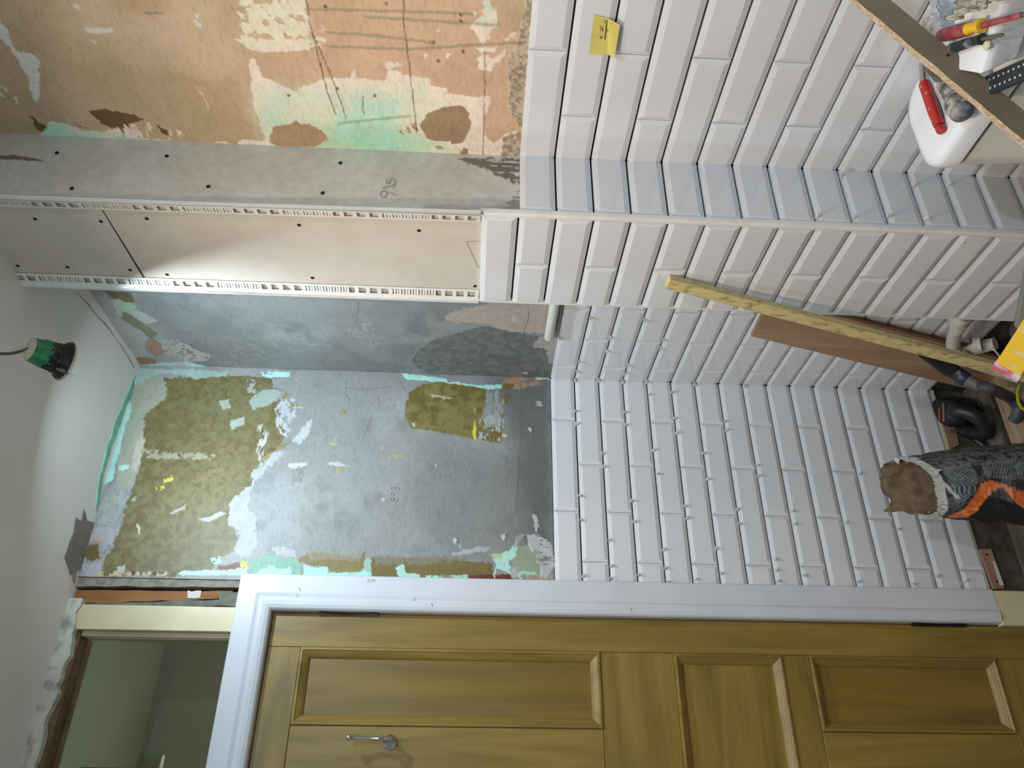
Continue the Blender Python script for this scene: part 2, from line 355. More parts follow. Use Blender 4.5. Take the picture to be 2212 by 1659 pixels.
# ---- bare plaster above the tiles ---------------------------------
def c1(*p): return cr(0, 0, S7, p)          # crops of the picture used as tracing sheets
def c2(*p): return cr(600, 0, S7, p)
def c6(*p): return cr(0, 450, S7, p)
def c7(*p): return cr(600, 450, S7, p)
def d6(*p): return cr(0, 800, S7, p)
def d5(*p): return cr(600, 800, S7, p)
MINT, CREAMW, WHT = (186, 234, 210), (244, 226, 208), (224, 222, 214)
OLV, OLV2, GREY, DGREY = (108, 96, 48), (146, 128, 66), (150, 152, 150), (112, 114, 112)
BRN = (178, 146, 116)
R_LAY = [
    (cr(0, 0, 1, [(560, -200), (1150, -200), (1120, 330), (560, 330)]), (216, 178, 150), dict(amp=.06, fr=7, a=.75, h=0)),
    (cr(0, 0, 1, [(200, 100), (330, 120), (480, 250), (600, 300), (450, 310), (330, 270), (200, 190)]), (180, 162, 124), dict(amp=.04, fr=8, a=.5, h=0)),
    (cr(0, 0, 1, [(-300, -300), (200, -300), (150, 60), (90, 300), (-300, 300)]), (184, 160, 130), dict(amp=.05, fr=6, a=.6, h=0)),
    (c2((200, 20), (560, 30), (620, 110), (480, 160), (300, 130)), (184, 158, 122), dict(amp=.02, fr=12, a=.7)),
    (c1((0, 130), (60, 230), (100, 340), (190, 360), (250, 390), (270, 440), (265, 600), (280, 640), (250, 710), (235, 690), (205, 620), (200, 560), (170, 490), (130, 420), (100, 380), (40, 300), (-200, 50), (-200, -80)), WHT, dict(amp=.008)),
    (c1((0, 580), (50, 610), (55, 660), (20, 670), (0, 640)), WHT, dict(fill=.7)), (c1((85, 680), (130, 655), (112, 712)), WHT, {}),
    (c1((570, 185), (770, 190), (775, 220), (600, 230)), WHT, dict(amp=.003)), (c1((480, 20), (530, 30), (530, 60), (490, 50)), WHT, {}),
    (c1((1335, 98), (1366, 100), (1362, 126), (1336, 122)), WHT, {}), (c1((1320, 145), (1370, 150), (1360, 186), (1325, 180)), WHT, {}),
    (c1((628, 268), (662, 290), (655, 308), (634, 296)), WHT, {}),
    (cr(0, 0, 1, [(512, -60), (655, -60), (668, 55), (672, 92), (700, 58), (706, 85), (690, 100), (650, 106), (552, 110), (520, 90), (503, 85), (525, 75), (515, 30)]), (234, 228, 200), dict(amp=.01, fill=.74, sp=(70, 62))),
    (cr(0, 0, 1, [(548, 98), (600, 103), (690, 95), (655, 110), (560, 113)]), CREAMW, dict(amp=.004)),
    (c1((600, 755), (700, 740), (760, 760), (900, 775), (990, 820), (880, 850), (870, 900), (800, 890), (700, 850), (640, 790)), (118, 88, 56), dict(amp=.006, fr=120, h=-.0008)),
    (c1((1060, 850), (1160, 900), (1150, 930), (1100, 900)), (118, 86, 52), {}), (c1((520, 850), (600, 880), (540, 872)), (118, 86, 52), {}),
    (c1((210, 790), (320, 870), (300, 910), (240, 870)), (104, 82, 40), {}),
    (c1((250, 940), (310, 890), (350, 830), (470, 850), (560, 890), (720, 900), (800, 930), (1000, 945), (1340, 985), (1440, 975), (1540, 965), (1600, 995), (1660, 950), (1780, 965), (1850, 955), (1900, 995), (2060, 1010), (2200, 970), (2260, 1060), (1500, 1040), (250, 1000)), CREAMW, dict(rgb2=MINT, s2=14, amp=.005)),
    (c1((870, 850), (1030, 835), (1035, 950), (730, 930), (730, 880)), CREAMW, dict(fill=.45, sp=(40, 160))), (c1((1150, 885), (1240, 890), (1255, 955), (1150, 960)), CREAMW, dict(fill=.5, sp=(60, 150))),
    (c1((1340, 590), (1380, 640), (1430, 740), (1440, 770), (1400, 700)), CREAMW, dict(a=.6)),
    (c2((-185, 400), (-165, 400), (-120, 460), (-100, 530), (0, 565), (120, 625), (200, 580), (330, 532), (500, 530), (508, 470), (530, 475), (530, 530), (740, 545), (760, 480), (830, 485), (900, 520), (1050, 540), (1050, 590), (1160, 600), (1160, 640), (1300, 660), (1450, 665), (1450, 720), (1410, 790), (1400, 870), (1430, 940), (1480, 980), (1540, 920), (1640, 890), (1680, 1120), (-20, 1120), (-80, 1000), (-110, 870), (-160, 720), (-190, 590), (-180, 540), (-200, 450)), CREAMW, dict(amp=.005)),
    (c2((-170, 640), (0, 650), (300, 665), (550, 650), (1060, 650), (1070, 720), (1000, 760), (950, 800), (960, 900), (1000, 945), (1190, 1000), (1200, 1060), (700, 1090), (0, 1060), (-110, 870)), MINT, dict(amp=.012, fr=14, a=.9, rgb2=(220, 228, 200), s2=16, h=.0001)),
    (c2((200, 890), (600, 900), (1000, 960), (1190, 1020), (1150, 1100), (0, 1080)), (150, 212, 178), dict(amp=.02, fr=12, a=.6, h=0)),
    (c2((-25, 860), (100, 842), (130, 820), (160, 845), (200, 842), (300, 890), (345, 950), (250, 1002), (0, 1002), (-60, 960)), BRN, dict(amp=.004)),
    (c2((970, 850), (1030, 770), (1130, 730), (1250, 720), (1300, 750), (1320, 850), (1290, 930), (1240, 980), (1180, 985), (1180, 960), (1100, 962), (1010, 940)), (162, 136, 106), dict(amp=.004)),
    (c2((820, 880), (840, 880), (850, 920), (835, 915)), BRN, {}), (c2((868, 870), (890, 870), (905, 915), (885, 910)), BRN, {}), (c2((912, 845), (940, 830), (955, 900), (930, 880)), BRN, {}),
    (c2((1080, 1000), (1130, 1000), (1120, 1020), (1090, 1020)), BRN, {}), (c2((1240, 1010), (1320, 1010), (1340, 1100), (1220, 1100)), (150, 130, 105), dict(fill=.5, sp=(50, 160))),
    (c2((1390, -150), (1450, 20), (1500, 100), (1490, 180), (1440, 270), (1410, 300), (1360, 250), (1325, 170), (1370, 130), (1400, 90)), CREAMW, dict(rgb2=(214, 224, 200))),
    (c2((1370, 400), (1400, 370), (1480, 400), (1580, 330), (1570, 370), (1480, 440), (1450, 490), (1400, 470), (1360, 470)), CREAMW, {}),
    (c2((1340, 330), (1500, 320), (1500, 345), (1350, 365)), CREAMW, dict(fill=.6)), (c2((1540, 240), (1640, 210), (1630, 260), (1550, 280)), CREAMW, dict(fill=.75)),
    (c2((980, 370), (1030, 358), (1000, 402)), CREAMW, {}), (c2((1140, 368), (1172, 366), (1160, 402)), CREAMW, {}), (c2((730, 440), (850, 395), (880, 440), (850, 455), (740, 472)), CREAMW, dict(fill=.7)),
    (c2((1088, 170), (1112, 190), (1100, 255)), CREAMW, dict(fill=.7)), (c2((1325, 80), (1365, 75), (1350, 112), (1330, 105)), CREAMW, {}),
    (c2((1760, -200), (1660, 150), (1640, 300), (1570, 400), (1580, 700), (1590, 780), (1650, 860), (1700, 880), (1800, -200)), (196, 176, 154), dict(rgb2=(150, 134, 114), s2=160, amp=.004, h=.0015)),
    (c2((1540, 925), (1700, 880), (1700, 1120), (1520, 1100)), (206, 186, 166), dict(rgb2=(160, 140, 118), s2=150, h=.0012)),
]
for p_ in ([(190, -60), (215, 150), (290, 430), (330, 600), (395, 780)], [(250, 250), (370, 530), (440, 720), (465, 810)], [(860, -60), (858, 150), (880, 300), (905, 500), (950, 910)], [(1415, 350), (1400, 1080)], [(585, 650), (580, 720), (590, 790)]):
    R_LAY.append((c2(*p_), (70, 60, 50), dict(w=.0011, amp=.0012, h=0, a=.85)))
for p_ in ([(210, 60), (560, 70), (1330, 92)], [(600, 115), (1000, 140), (1500, 172)], [(340, 220), (700, 245), (1060, 292)], [(330, 315), (880, 335), (1300, 310), (1640, 290)], [(430, 840), (900, 790)], [(-900, 90), (-780, 90)]):
    R_LAY.append((c2(*p_), (124, 122, 92), dict(w=.003, amp=.003, h=0, a=.5)))
for x_, y_ in ((1095, 415), (325, 45), (740, 25), (1245, 100), (1065, 290), (1265, 350), (1250, 140), (290, 440), (405, 605), (660, 650), (75, 650)):
    R_LAY.append((c2((x_ - 10, y_ - 12), (x_ + 10, y_ - 10), (x_ + 9, y_ + 12), (x_ - 10, y_ + 10)), (110, 98, 76), dict(amp=.002)))
painted('plaster', wall_right, 0, .007, -1.72, BY + .013, ZT + 2 * PIT - .01, CE, .0024,
        [(204, 178, 146), ((190, 165, 130), 7, .4, .6), ((212, 188, 158), 5, .55, .7)], R_LAY)
bm = NB(); box(bm, (.006, YN, ZT + 2 * PIT - .01), (.012, -1.72, CE)); mesh_obj('plaster', bm, mat('pink_plaster', (184, 146, 114), .8, (160, 128, 96), 7), wall_right)

S_LAY = [
    (c7((-600, 100), (2000, 100), (2000, 900), (900, 700), (300, 800), (-200, 500)), (142, 145, 144), dict(amp=.04, fr=10, a=.5, h=0)),
    (c6((900, 580), (1200, 640), (1300, 760), (1250, 900), (1050, 750)), (118, 122, 124), dict(amp=.04, fr=10, a=.6, h=0)),
    (c6((1150, 900), (1900, 900), (2000, 1100), (1300, 1060)), (112, 114, 112), dict(amp=.03, fr=12, a=.5, fill=.7, h=0)),
    (c6((500, 520), (710, 575), (770, 640), (790, 740), (850, 780), (950, 830), (1010, 870), (990, 950), (1010, 1000), (940, 1020), (920, 1070), (780, 880), (620, 660)), (198, 196, 190), dict(amp=.006)),
    (c6((700, 560), (890, 575), (915, 645), (850, 650), (790, 625)), (112, 100, 62), dict(amp=.006)),
    (c6((760, 620), (830, 620), (860, 690), (940, 690), (1080, 770), (1000, 790), (900, 740), (800, 740)), (172, 176, 170), dict(amp=.006)),
    (c6((840, 635), (915, 650), (935, 685), (850, 695)), MINT, dict(amp=.004)),
    (c6((830, 705), (890, 720), (1000, 800), (1070, 850), (1045, 905), (960, 830), (840, 765)), (126, 120, 92), dict(amp=.005)),
    (c6((1000, 900), (1080, 895), (1145, 985), (1060, 1012), (990, 950)), (160, 124, 102), dict(amp=.004)),
    (c6((930, 1010), (1060, 1030), (1070, 1065), (950, 1062)), (150, 114, 92), dict(amp=.004)),
    (c6((1080, 900), (1200, 900), (1430, 1000), (1420, 1050), (1250, 1040), (1140, 1000)), (174, 166, 160), dict(amp=.012, fill=.75)),
    (c6((930, 1075), (1050, 1060), (1280, 1045), (1420, 1085), (1560, 1105), (1560, 1140), (930, 1140)), (176, 220, 206), dict(amp=.005, rgb2=(220, 205, 200), s2=18)),
    (c6((1160, 890), (1185, 900), (1180, 920)), MINT, {}),
    (c7((480, 820), (640, 780), (740, 930), (600, 960)), (168, 172, 168), dict(amp=.02, fill=.4, a=.45)),
    (c7((1120, 750), (1240, 690), (1500, 640), (1900, 640), (1830, 860), (1560, 840), (1440, 790), (1200, 780)), (186, 168, 156), dict(amp=.012, a=.85)),
    (c7((1040, 900), (1140, 870), (1400, 800), (1700, 860), (1920, 900), (1920, 1160), (1000, 1140), (910, 1040), (940, 970)), (104, 106, 104), dict(amp=.005, rgb2=(120, 122, 120), s2=60, h=.0012)),
    (c7((0, 900), (450, 960), (600, 1000), (600, 1050), (450, 1100), (0, 1120)), (124, 128, 126), dict(amp=.02, a=.6, h=.0003)),
    (c7((1740, 945), (1790, 880), (1920, 880), (1900, 1060), (1850, 1050), (1830, 960)), (206, 200, 192), dict(amp=.008)),
    (c7((1600, 745), (1640, 745), (1630, 775), (1605, 775)), WHT, {}), (c7((1670, 1115), (1705, 1115), (1700, 1140)), WHT, {}),
    (c7((840, 1130), (930, 1135), (930, 1180), (850, 1180)), MINT, {}),
]
for p_ in ([(1715, 680), (1710, 760), (1680, 840), (1672, 950)], [(555, 640), (535, 800)], [(1190, 1010), (1260, 1030)]):
    S_LAY.append((c7(*p_), (80, 80, 78), dict(w=.0010, amp=.001, h=0, a=.8)))
def calm(layers):
    out_ = []
    for p_, c_, o_ in layers:
        def f_(c):
            m_ = sum(c) / 3; k_ = .82 if min(c) > 180 else 1.0
            return tuple((v * .84 + m_ * .16) * k_ for v in c)
        o_ = dict(o_)
        if 'rgb2' in o_: o_['rgb2'] = f_(o_['rgb2'])
        out_.append((p_, f_(c_), o_))
    return out_
painted('plaster', wall_right, 0, .007, BYF - .01, .008, ZT - .01, CE, .0024,
        [(136, 138, 136), ((148, 150, 148), 6, .45, .65), ((122, 125, 124), 9, .55, .7)], calm(S_LAY))

D_LAY = [
    (d5((-200, 40), (900, 60), (860, 300), (300, 500), (-100, 300)), (142, 143, 142), dict(amp=.03, fr=12, a=.6, fill=.6, h=0)),
    (d5((1000, 500), (1900, 700), (1900, 1250), (1100, 1250), (900, 900)), (124, 126, 122), dict(amp=.03, fr=10, a=.7, h=0)),
    (d5((1400, 60), (1900, 60), (1900, 1300), (1700, 1250), (1600, 500), (1540, 300)), (98, 99, 97), dict(amp=.02, fr=16, a=.85)),
    (cr(0, 0, 1, [(290, 812), (390, 815), (360, 862), (315, 900), (312, 965), (285, 1055), (250, 1050), (258, 985), (280, 880)]), (160, 162, 140), dict(amp=.005)),
    (d6((960, 440), (990, 480), (960, 620), (930, 700), (890, 660), (920, 520)), (186, 180, 160), dict(amp=.006, a=.8)),
    (cr(0, 0, 1, [(352, 818), (470, 812), (585, 815), (592, 842), (606, 868), (617, 930), (606, 962), (560, 1002), (548, 1030), (540, 1055), (498, 1090), (495, 1120), (512, 1165), (505, 1190), (470, 1212), (455, 1232), (380, 1245), (222, 1245), (222, 1215), (240, 1190), (258, 1150), (275, 1085), (300, 1020), (312, 955), (312, 900), (322, 888), (356, 862), (362, 838)]), OLV, dict(amp=.009, rgb2=(122, 112, 68), s2=70)),
    (d6((1000, 1000), (1450, 560), (1700, 560), (1720, 700), (1560, 830), (1500, 1000)), (138, 124, 64), dict(amp=.02, fr=16, a=.6, fill=.6, h=0)),
    (d6((1130, 150), (1900, 40), (1950, 200), (1500, 500), (1300, 330)), (118, 112, 78), dict(amp=.02, a=.55, fill=.55, h=0)),
    (d6((1010, 290), (1200, 250), (1250, 450), (1000, 500)), (112, 98, 62), dict(amp=.02, a=.6, fill=.6, h=0)),
    (d6((950, 530), (1150, 560), (1470, 570), (1470, 605), (1200, 610), (1000, 600)), (170, 164, 138), dict(amp=.008, fill=.7, a=.75)),
    (d6((1490, 215), (1560, 195), (1570, 260), (1520, 270)), (196, 208, 184), dict(amp=.006)), (d6((1570, 345), (1670, 315), (1670, 370), (1585, 405)), (200, 208, 184), dict(amp=.006)),
    (d6((1700, 210), (1790, 130), (1900, 130), (1930, 170), (1850, 230), (1720, 270)), (184, 206, 190), dict(amp=.008)),
    (d6((1760, 380), (1800, 360), (1830, 430), (1790, 640), (1760, 660)), WHT, dict(fill=.6, sp=(60, 140), amp=.008)),
    (d6((1680, 60), (1740, 60), (1760, 200), (1700, 190)), (196, 198, 190), dict(fill=.4)),
    (d6((1340, 1015), (1430, 1000), (1500, 965), (1550, 975), (1420, 1035)), (206, 212, 204), dict(amp=.003)), (d6((1150, 975), (1230, 940), (1270, 910), (1260, 945), (1180, 980)), (180, 186, 172), dict(amp=.003, a=.8)),
    (d6((890, 890), (940, 850), (930, 900)), (190, 192, 184), {}), (d6((930, 1030), (960, 1100), (950, 1130), (925, 1050)), (190, 186, 170), {}),
    (d6((1130, 720), (1190, 720), (1180, 750), (1110, 765)), (214, 198, 60), dict(fill=.7)), (d6((1060, 790), (1150, 790), (1150, 812), (1065, 812)), (214, 198, 60), dict(fill=.3)),
    (d6((1880, 260), (1930, 190), (2010, 200), (2060, 260), (1990, 340), (1960, 460), (1890, 400)), (216, 220, 224), dict(amp=.01, fill=.8)),
    (d6((2040, 430), (2110, 340), (2130, 320), (2110, 440), (2050, 500), (1990, 480)), (214, 222, 216), dict(amp=.008)),
    (d6((1720, 690), (1800, 640), (1900, 540), (1940, 560), (1880, 620), (1740, 760), (1700, 900), (1700, 960), (1750, 980), (1740, 1100), (1770, 1180), (1720, 1260), (1650, 1280), (1600, 1230), (1640, 1100), (1560, 1050), (1570, 900), (1640, 830), (1720, 780)), (206, 208, 214), dict(amp=.01)),
    (d6((1780, 640), (2000, 480), (1990, 460), (1900, 480), (1740, 640)), (150, 126, 60), dict(amp=.01, fill=.35)),
    (d6((1970, 640), (2090, 625), (2095, 650), (1980, 668)), (224, 226, 228), {}), (d6((2230, 640), (2300, 620), (2400, 660), (2300, 650)), (214, 220, 216), {}),
    (d6((2000, 690), (2080, 660), (2060, 760), (1990, 790)), (118, 116, 112), dict(a=.6, fill=.7)),
    (d5((20, 190), (60, 140), (70, 170), (40, 220)), OLV2, {}), (d5((55, 240), (130, 215), (150, 245), (80, 260)), OLV2, dict(fill=.6)), (d5((430, 285), (470, 270), (465, 300)), OLV2, {}),
    (d5((360, 490), (420, 440), (430, 520), (380, 530)), (176, 164, 118), dict(fill=.5)), (d5((700, 500), (860, 560), (880, 600), (720, 620)), (170, 158, 116), dict(fill=.3)), (d5((410, 655), (440, 655), (430, 690), (412, 690)), (176, 140, 70), {}), (d5((225, 495), (260, 495), (250, 525)), OLV2, dict(fill=.6)),
    (d5((865, 270), (885, 190), (900, 150), (960, 105), (1080, 80), (1160, 75), (1230, 90), (1330, 110), (1420, 120), (1420, 200), (1400, 290), (1390, 330), (1540, 280), (1545, 380), (1520, 498), (1340, 468), (1000, 405), (905, 395), (870, 320)), (114, 98, 42), dict(amp=.005, rgb2=(136, 120, 62), s2=50)),
    (d5((1400, 290), (1440, 140), (1500, 130), (1545, 200), (1540, 380), (1400, 400)), (186, 190, 184), dict(amp=.008, fill=.6, sp=(60, 160))), (d5((1380, 330), (1550, 280), (1530, 490), (1370, 460)), (170, 176, 168), dict(fill=.4, sp=(60, 150))),
    (d5((1535, 175), (1585, 165), (1560, 230), (1545, 235)), (122, 100, 40), {}), (d5((1045, 165), (1185, 185), (1185, 200), (1050, 185)), (190, 180, 140), dict(a=.8)),
    (d5((1330, 420), (1345, 340), (1355, 400), (1350, 490), (1340, 470)), (226, 212, 50), dict(amp=.002)), (d5((1338, 262), (1350, 262), (1348, 290)), (226, 212, 50), {}), (d5((1540, 440), (1560, 430), (1550, 460)), (214, 206, 120), {}),
    (d5((910, 360), (935, 350), (930, 385)), WHT, {}), (d5((860, 330), (870, 200), (800, 210), (840, 300)), (196, 202, 200), dict(a=.6, amp=.01)),
    (d5((845, 20), (925, 30), (1150, 55), (1160, 78), (1230, 80), (1330, 100), (1420, 100), (1530, 95), (1530, 125), (1430, 130), (1330, 110), (1160, 85), (930, 65), (870, 60)), (164, 226, 214), dict(amp=.004)),
    (d5((1530, 70), (1640, 40), (1760, 60), (1800, 95), (1700, 120), (1640, 130), (1560, 120)), (176, 136, 100), dict(amp=.004, fill=.85)), (d5((1535, 90), (1610, 95), (1600, 135), (1550, 130)), (120, 96, 44), {}), (d5((1740, 40), (1870, 40), (1870, 62), (1760, 60)), (176, 214, 204), {}),
    (d6((920, -10), (1300, -10), (1560, 10), (1540, 40), (1330, 60), (1250, 30), (1100, 20), (1000, 60), (960, 90), (930, 60)), (190, 220, 208), dict(amp=.006)),
    (d6((1780, 5), (1980, 15), (1980, 45), (1800, 45)), (172, 226, 214), dict(fill=.85)), (d5((-20, 5), (80, 10), (75, 40), (0, 45)), (172, 226, 214), {}),
    (d6((880, 180), (900, 250), (890, 300), (860, 380), (830, 470), (820, 560), (780, 650), (780, 740), (700, 790), (640, 960), (640, 1000), (560, 1000), (700, 600), (820, 200), (900, 60), (940, 60), (900, 150)), (162, 214, 198), dict(amp=.004)),
    (d6((800, 650), (880, 640), (885, 670), (820, 690)), (170, 216, 200), dict(amp=.004)),
    (d6((760, 770), (880, 800), (880, 860), (820, 960), (760, 1060), (660, 1060), (660, 960)), (188, 194, 186), dict(amp=.008, fill=.8)),
    (d6((680, 1060), (780, 1080), (770, 1180), (700, 1240), (690, 1170), (620, 1140), (640, 1090)), (196, 196, 204), dict(amp=.008)),
    (d6((590, 1130), (690, 1115), (690, 1170), (600, 1170)), (186, 158, 136), {}), (d6((560, 1250), (620, 1190), (680, 1180), (680, 1280), (600, 1300)), (112, 86, 26), {}), (d6((550, 1320), (690, 1310), (700, 1380), (640, 1420), (560, 1400)), (206, 204, 206), {}),
    (d6((800, 1345), (850, 1330), (850, 1375), (810, 1378)), WHT, {}),
    (d6((640, 1378), (800, 1370), (1140, 1375), (1140, 1405), (650, 1405)), (196, 178, 140), dict(fill=.7, amp=.004)), (d6((780, 1372), (1200, 1378), (1200, 1400), (780, 1400)), (118, 52, 44), dict(fill=.25)),
    (d6((1210, 1385), (1250, 1370), (1500, 1365), (1690, 1350), (1690, 1400), (1220, 1400)), (176, 228, 208), dict(amp=.004)), (d6((1490, 1340), (1640, 1310), (1640, 1350), (1500, 1370)), (124, 62, 40), {}), (d6((1640, 1300), (1690, 1310), (1690, 1350), (1650, 1350)), (220, 204, 60), {}),
    (d6((1430, 1290), (1530, 1270), (1520, 1310), (1440, 1325)), (176, 222, 204), dict(fill=.7)),
    (d6((1700, 1300), (1790, 1260), (1900, 1270), (2030, 1290), (2060, 1340), (2060, 1400), (1700, 1400)), (122, 168, 142), dict(amp=.006)),
    (d6((1740, 1390), (1850, 1330), (1900, 1350), (1990, 1350), (1990, 1400), (1740, 1400)), (166, 226, 202), {}), (d6((1850, 1210), (1950, 1200), (2020, 1230), (2030, 1280), (1900, 1260)), (204, 206, 208), dict(amp=.006)),
    (d5((135, 1275), (230, 1240), (330, 1250), (560, 1290), (590, 1220), (585, 1340), (540, 1370), (400, 1400), (340, 1350), (140, 1310)), (134, 114, 56), dict(amp=.006)),
    (d5((200, 1220), (560, 1220), (560, 1300), (230, 1290)), (150, 142, 116), dict(a=.6, amp=.01)),
    (d5((175, 1325), (260, 1345), (340, 1340), (345, 1385), (440, 1380), (560, 1380), (600, 1350), (640, 1370), (640, 1420), (180, 1420)), (164, 224, 202), dict(amp=.004)), (d5((590, 1300), (650, 1280), (660, 1370), (600, 1370)), (150, 186, 164), {}),
    (d5((640, 1280), (900, 1280), (1300, 1300), (1470, 1320), (1470, 1430), (640, 1430)), (122, 102, 48), dict(amp=.008)), (d5((660, 1270), (1100, 1265), (1300, 1290), (1000, 1330), (670, 1320)), (132, 124, 104), dict(a=.75, amp=.01)),
    (d5((800, 1350), (860, 1320), (870, 1385), (970, 1390), (970, 1430), (830, 1420)), (166, 222, 200), dict(amp=.004)), (d5((1010, 1400), (1150, 1400), (1300, 1395), (1300, 1430), (1010, 1430)), (166, 222, 200), dict(amp=.004, fill=.7)),
    (d5((1120, 1395), (1175, 1390), (1180, 1420), (1120, 1420)), (150, 136, 122), {}), (d5((1300, 1400), (1590, 1390), (1600, 1430), (1300, 1430)), (116, 46, 34), dict(amp=.004)),
    (d5((1640, 1200), (1780, 1180), (1800, 1400), (1600, 1400), (1600, 1280)), (146, 160, 132), dict(amp=.006)),
    (d5((1460, 1260), (1530, 1250), (1570, 1240), (1640, 1160), (1630, 1260), (1580, 1310), (1600, 1400), (1560, 1370), (1500, 1350), (1480, 1420), (1465, 1400), (1490, 1330)), (172, 222, 204), dict(amp=.005)),
    (d5((1460, 1255), (1530, 1248), (1520, 1290), (1470, 1290)), (176, 196, 130), {}), (d5((1600, 1360), (1640, 1340), (1640, 1410), (1605, 1410)), (214, 216, 210), {}), (d5((1640, 1380), (1780, 1370), (1780, 1430), (1650, 1430)), (176, 214, 198), dict(fill=.6)), (d5((1700, 1400), (1880, 1395), (1880, 1440), (1700, 1440)), (176, 150, 130), {}),
    (d5((1700, 1120), (1780, 1120), (1870, 1180), (1890, 1300), (1870, 1420), (1800, 1420), (1790, 1330), (1730, 1220)), (222, 220, 220), dict(amp=.005, fill=.85, sp=(160, 40), h=.0022)),
    (d5((1740, 1000), (1760, 985), (1790, 1060), (1770, 1110)), (218, 218, 216), dict(h=.002)), (d5((1640, 1120), (1690, 1110), (1640, 1200), (1600, 1220)), (190, 190, 188), dict(a=.8)),
    (d5((1160, 1250), (1300, 1220), (1400, 1200), (1470, 1215), (1400, 1240), (1200, 1260)), (176, 178, 180), dict(amp=.006, a=.8)),
    (d5((1195, 1165), (1215, 1140), (1235, 1165), (1215, 1185)), (218, 220, 218), dict(h=.003)), (d5((1525, 1135), (1545, 1118), (1565, 1140), (1545, 1160)), (218, 220, 218), dict(h=.003)), (d5((1708, 405), (1725, 385), (1745, 410), (1725, 428)), (218, 218, 214), dict(h=.003)), (d5((1765, 215), (1800, 210), (1810, 240), (1775, 245)), (206, 206, 204), dict(h=.002)),
    (d5((1225, 1180), (1250, 1190), (1262, 1225), (1240, 1210)), (196, 198, 196), {}), (d5((1070, 640), (1095, 645), (1075, 665)), WHT, {}), (d5((710, 870), (735, 870), (730, 890), (712, 890)), WHT, {}),
]
for p_ in ([(470, 60), (465, 160), (490, 200), (480, 260)], [(690, 160), (690, 260)], [(640, 330), (575, 490)], [(1665, 260), (1650, 600), (1625, 980)], [(1565, 600), (1580, 680), (1555, 800)], [(480, 120), (640, 130), (780, 110)], [(880, 140), (830, 70)]):
    D_LAY.append((d5(*p_), (96, 96, 94), dict(w=.0012, amp=.002, h=0, a=.75)))
painted('plaster', wall_far, 1, .008, -.66, .008, ZT - .01, CE, .0022,
        [(141, 142, 139), ((153, 154, 151), 7, .4, .7), ((126, 127, 125), 16, .52, .85)], calm(D_LAY))
B_LAY = [
    (c2((1200, 1080), (1700, 1080), (1700, 1290), (1560, 1220), (1440, 1160), (1280, 1110)), (120, 110, 100), dict(amp=.012, fill=.8, sp=(160, 40))),
    (c2((1500, 1440), (1580, 1380), (1660, 1300), (1700, 1300), (1700, 1500), (1500, 1500)), (134, 130, 122), dict(amp=.01, fill=.75, sp=(160, 40))),
    (c2((1200, 1440), (1300, 1420), (1330, 1470), (1200, 1470)), (150, 146, 140), dict(amp=.006)),
    (c1((0, 1060), (100, 1060), (240, 1080), (300, 1105), (0, 1085)), (120, 104, 88), dict(amp=.003)),
    (c2((1000, 1400), (1700, 1400), (1700, 1500), (1000, 1490)), (168, 164, 156), dict(amp=.02, a=.6, fr=20)),
]
painted('plasterboard', wall_box, 1, BY + .008, BX + .004, .008, ZT + 2 * PIT - .01, CE, .003, [(200, 194, 184), ((206, 201, 192), 12, .45, .6)], B_LAY,
        mat('board_paper', (240, 240, 240), .8, (255, 255, 255), 60, attr='paint', bump=.05, bscale=250))
# plasterboard sheets on the boxing's left face, with their open joint
xf = BX + .0075
jn0, jn1 = at(0, xf, 212, 440), at(0, xf, 315, 605)
for lo, hi in ((ZT + 3 * PIT - .01, 0), (0, CE)):
    ya, yb = BY + .007, BYF - .001
    zA = jn0.z + (.001 if lo == 0 else -.001); zB = jn1.z + (.003 if lo == 0 else -.003)
    bm = NB()
    q = [(xf, ya, zA if lo == 0 else lo), (xf, yb, zB if lo == 0 else lo), (xf, yb, hi or zB), (xf, ya, hi or zA)]
    prism(bm, q, (.004, 0, 0)); mesh_obj('plasterboard', bm, M_BOARD, wall_box)
bm = NB(); prism(bm, [(xf + .0035, BY + .01, 2.15), (xf + .0035, BYF - .004, 2.15), (xf + .0035, BYF - .004, 2.32), (xf + .0035, BY + .01, 2.32)], (.001, 0, 0)); mesh_obj('joint_shade', bm, mat('joint_shade_brown', (120, 106, 90), .9), wall_box)  # brown sheet behind the open joint stands in for the gap's shade
for x, y in ((76, 473), (218, 478), (317, 472), (646, 486), (905, 498), (38, 574), (146, 577), (281, 583), (361, 593), (675, 600), (1026, 618)):
    p = at(0, xf, x, y); bm = NB(); lathe(bm, p + Vector((.0006, 0, 0)), (-1, 0, 0), [(0, .0042), (.0014, .0042)], 10); mesh_obj('screw', bm, M_SCREW, wall_box)
for x, y in ((123, 330), (360, 337), (155, 407), (450, 403), (697, 417), (735, 352)):
    p = at(1, BY + .0075, x, y); bm = NB(); lathe(bm, p + Vector((0, .0006, 0)), (0, -1, 0), [(0, .0042), (.0014, .0042)], 10); mesh_obj('screw', bm, M_SCREW, wall_box)
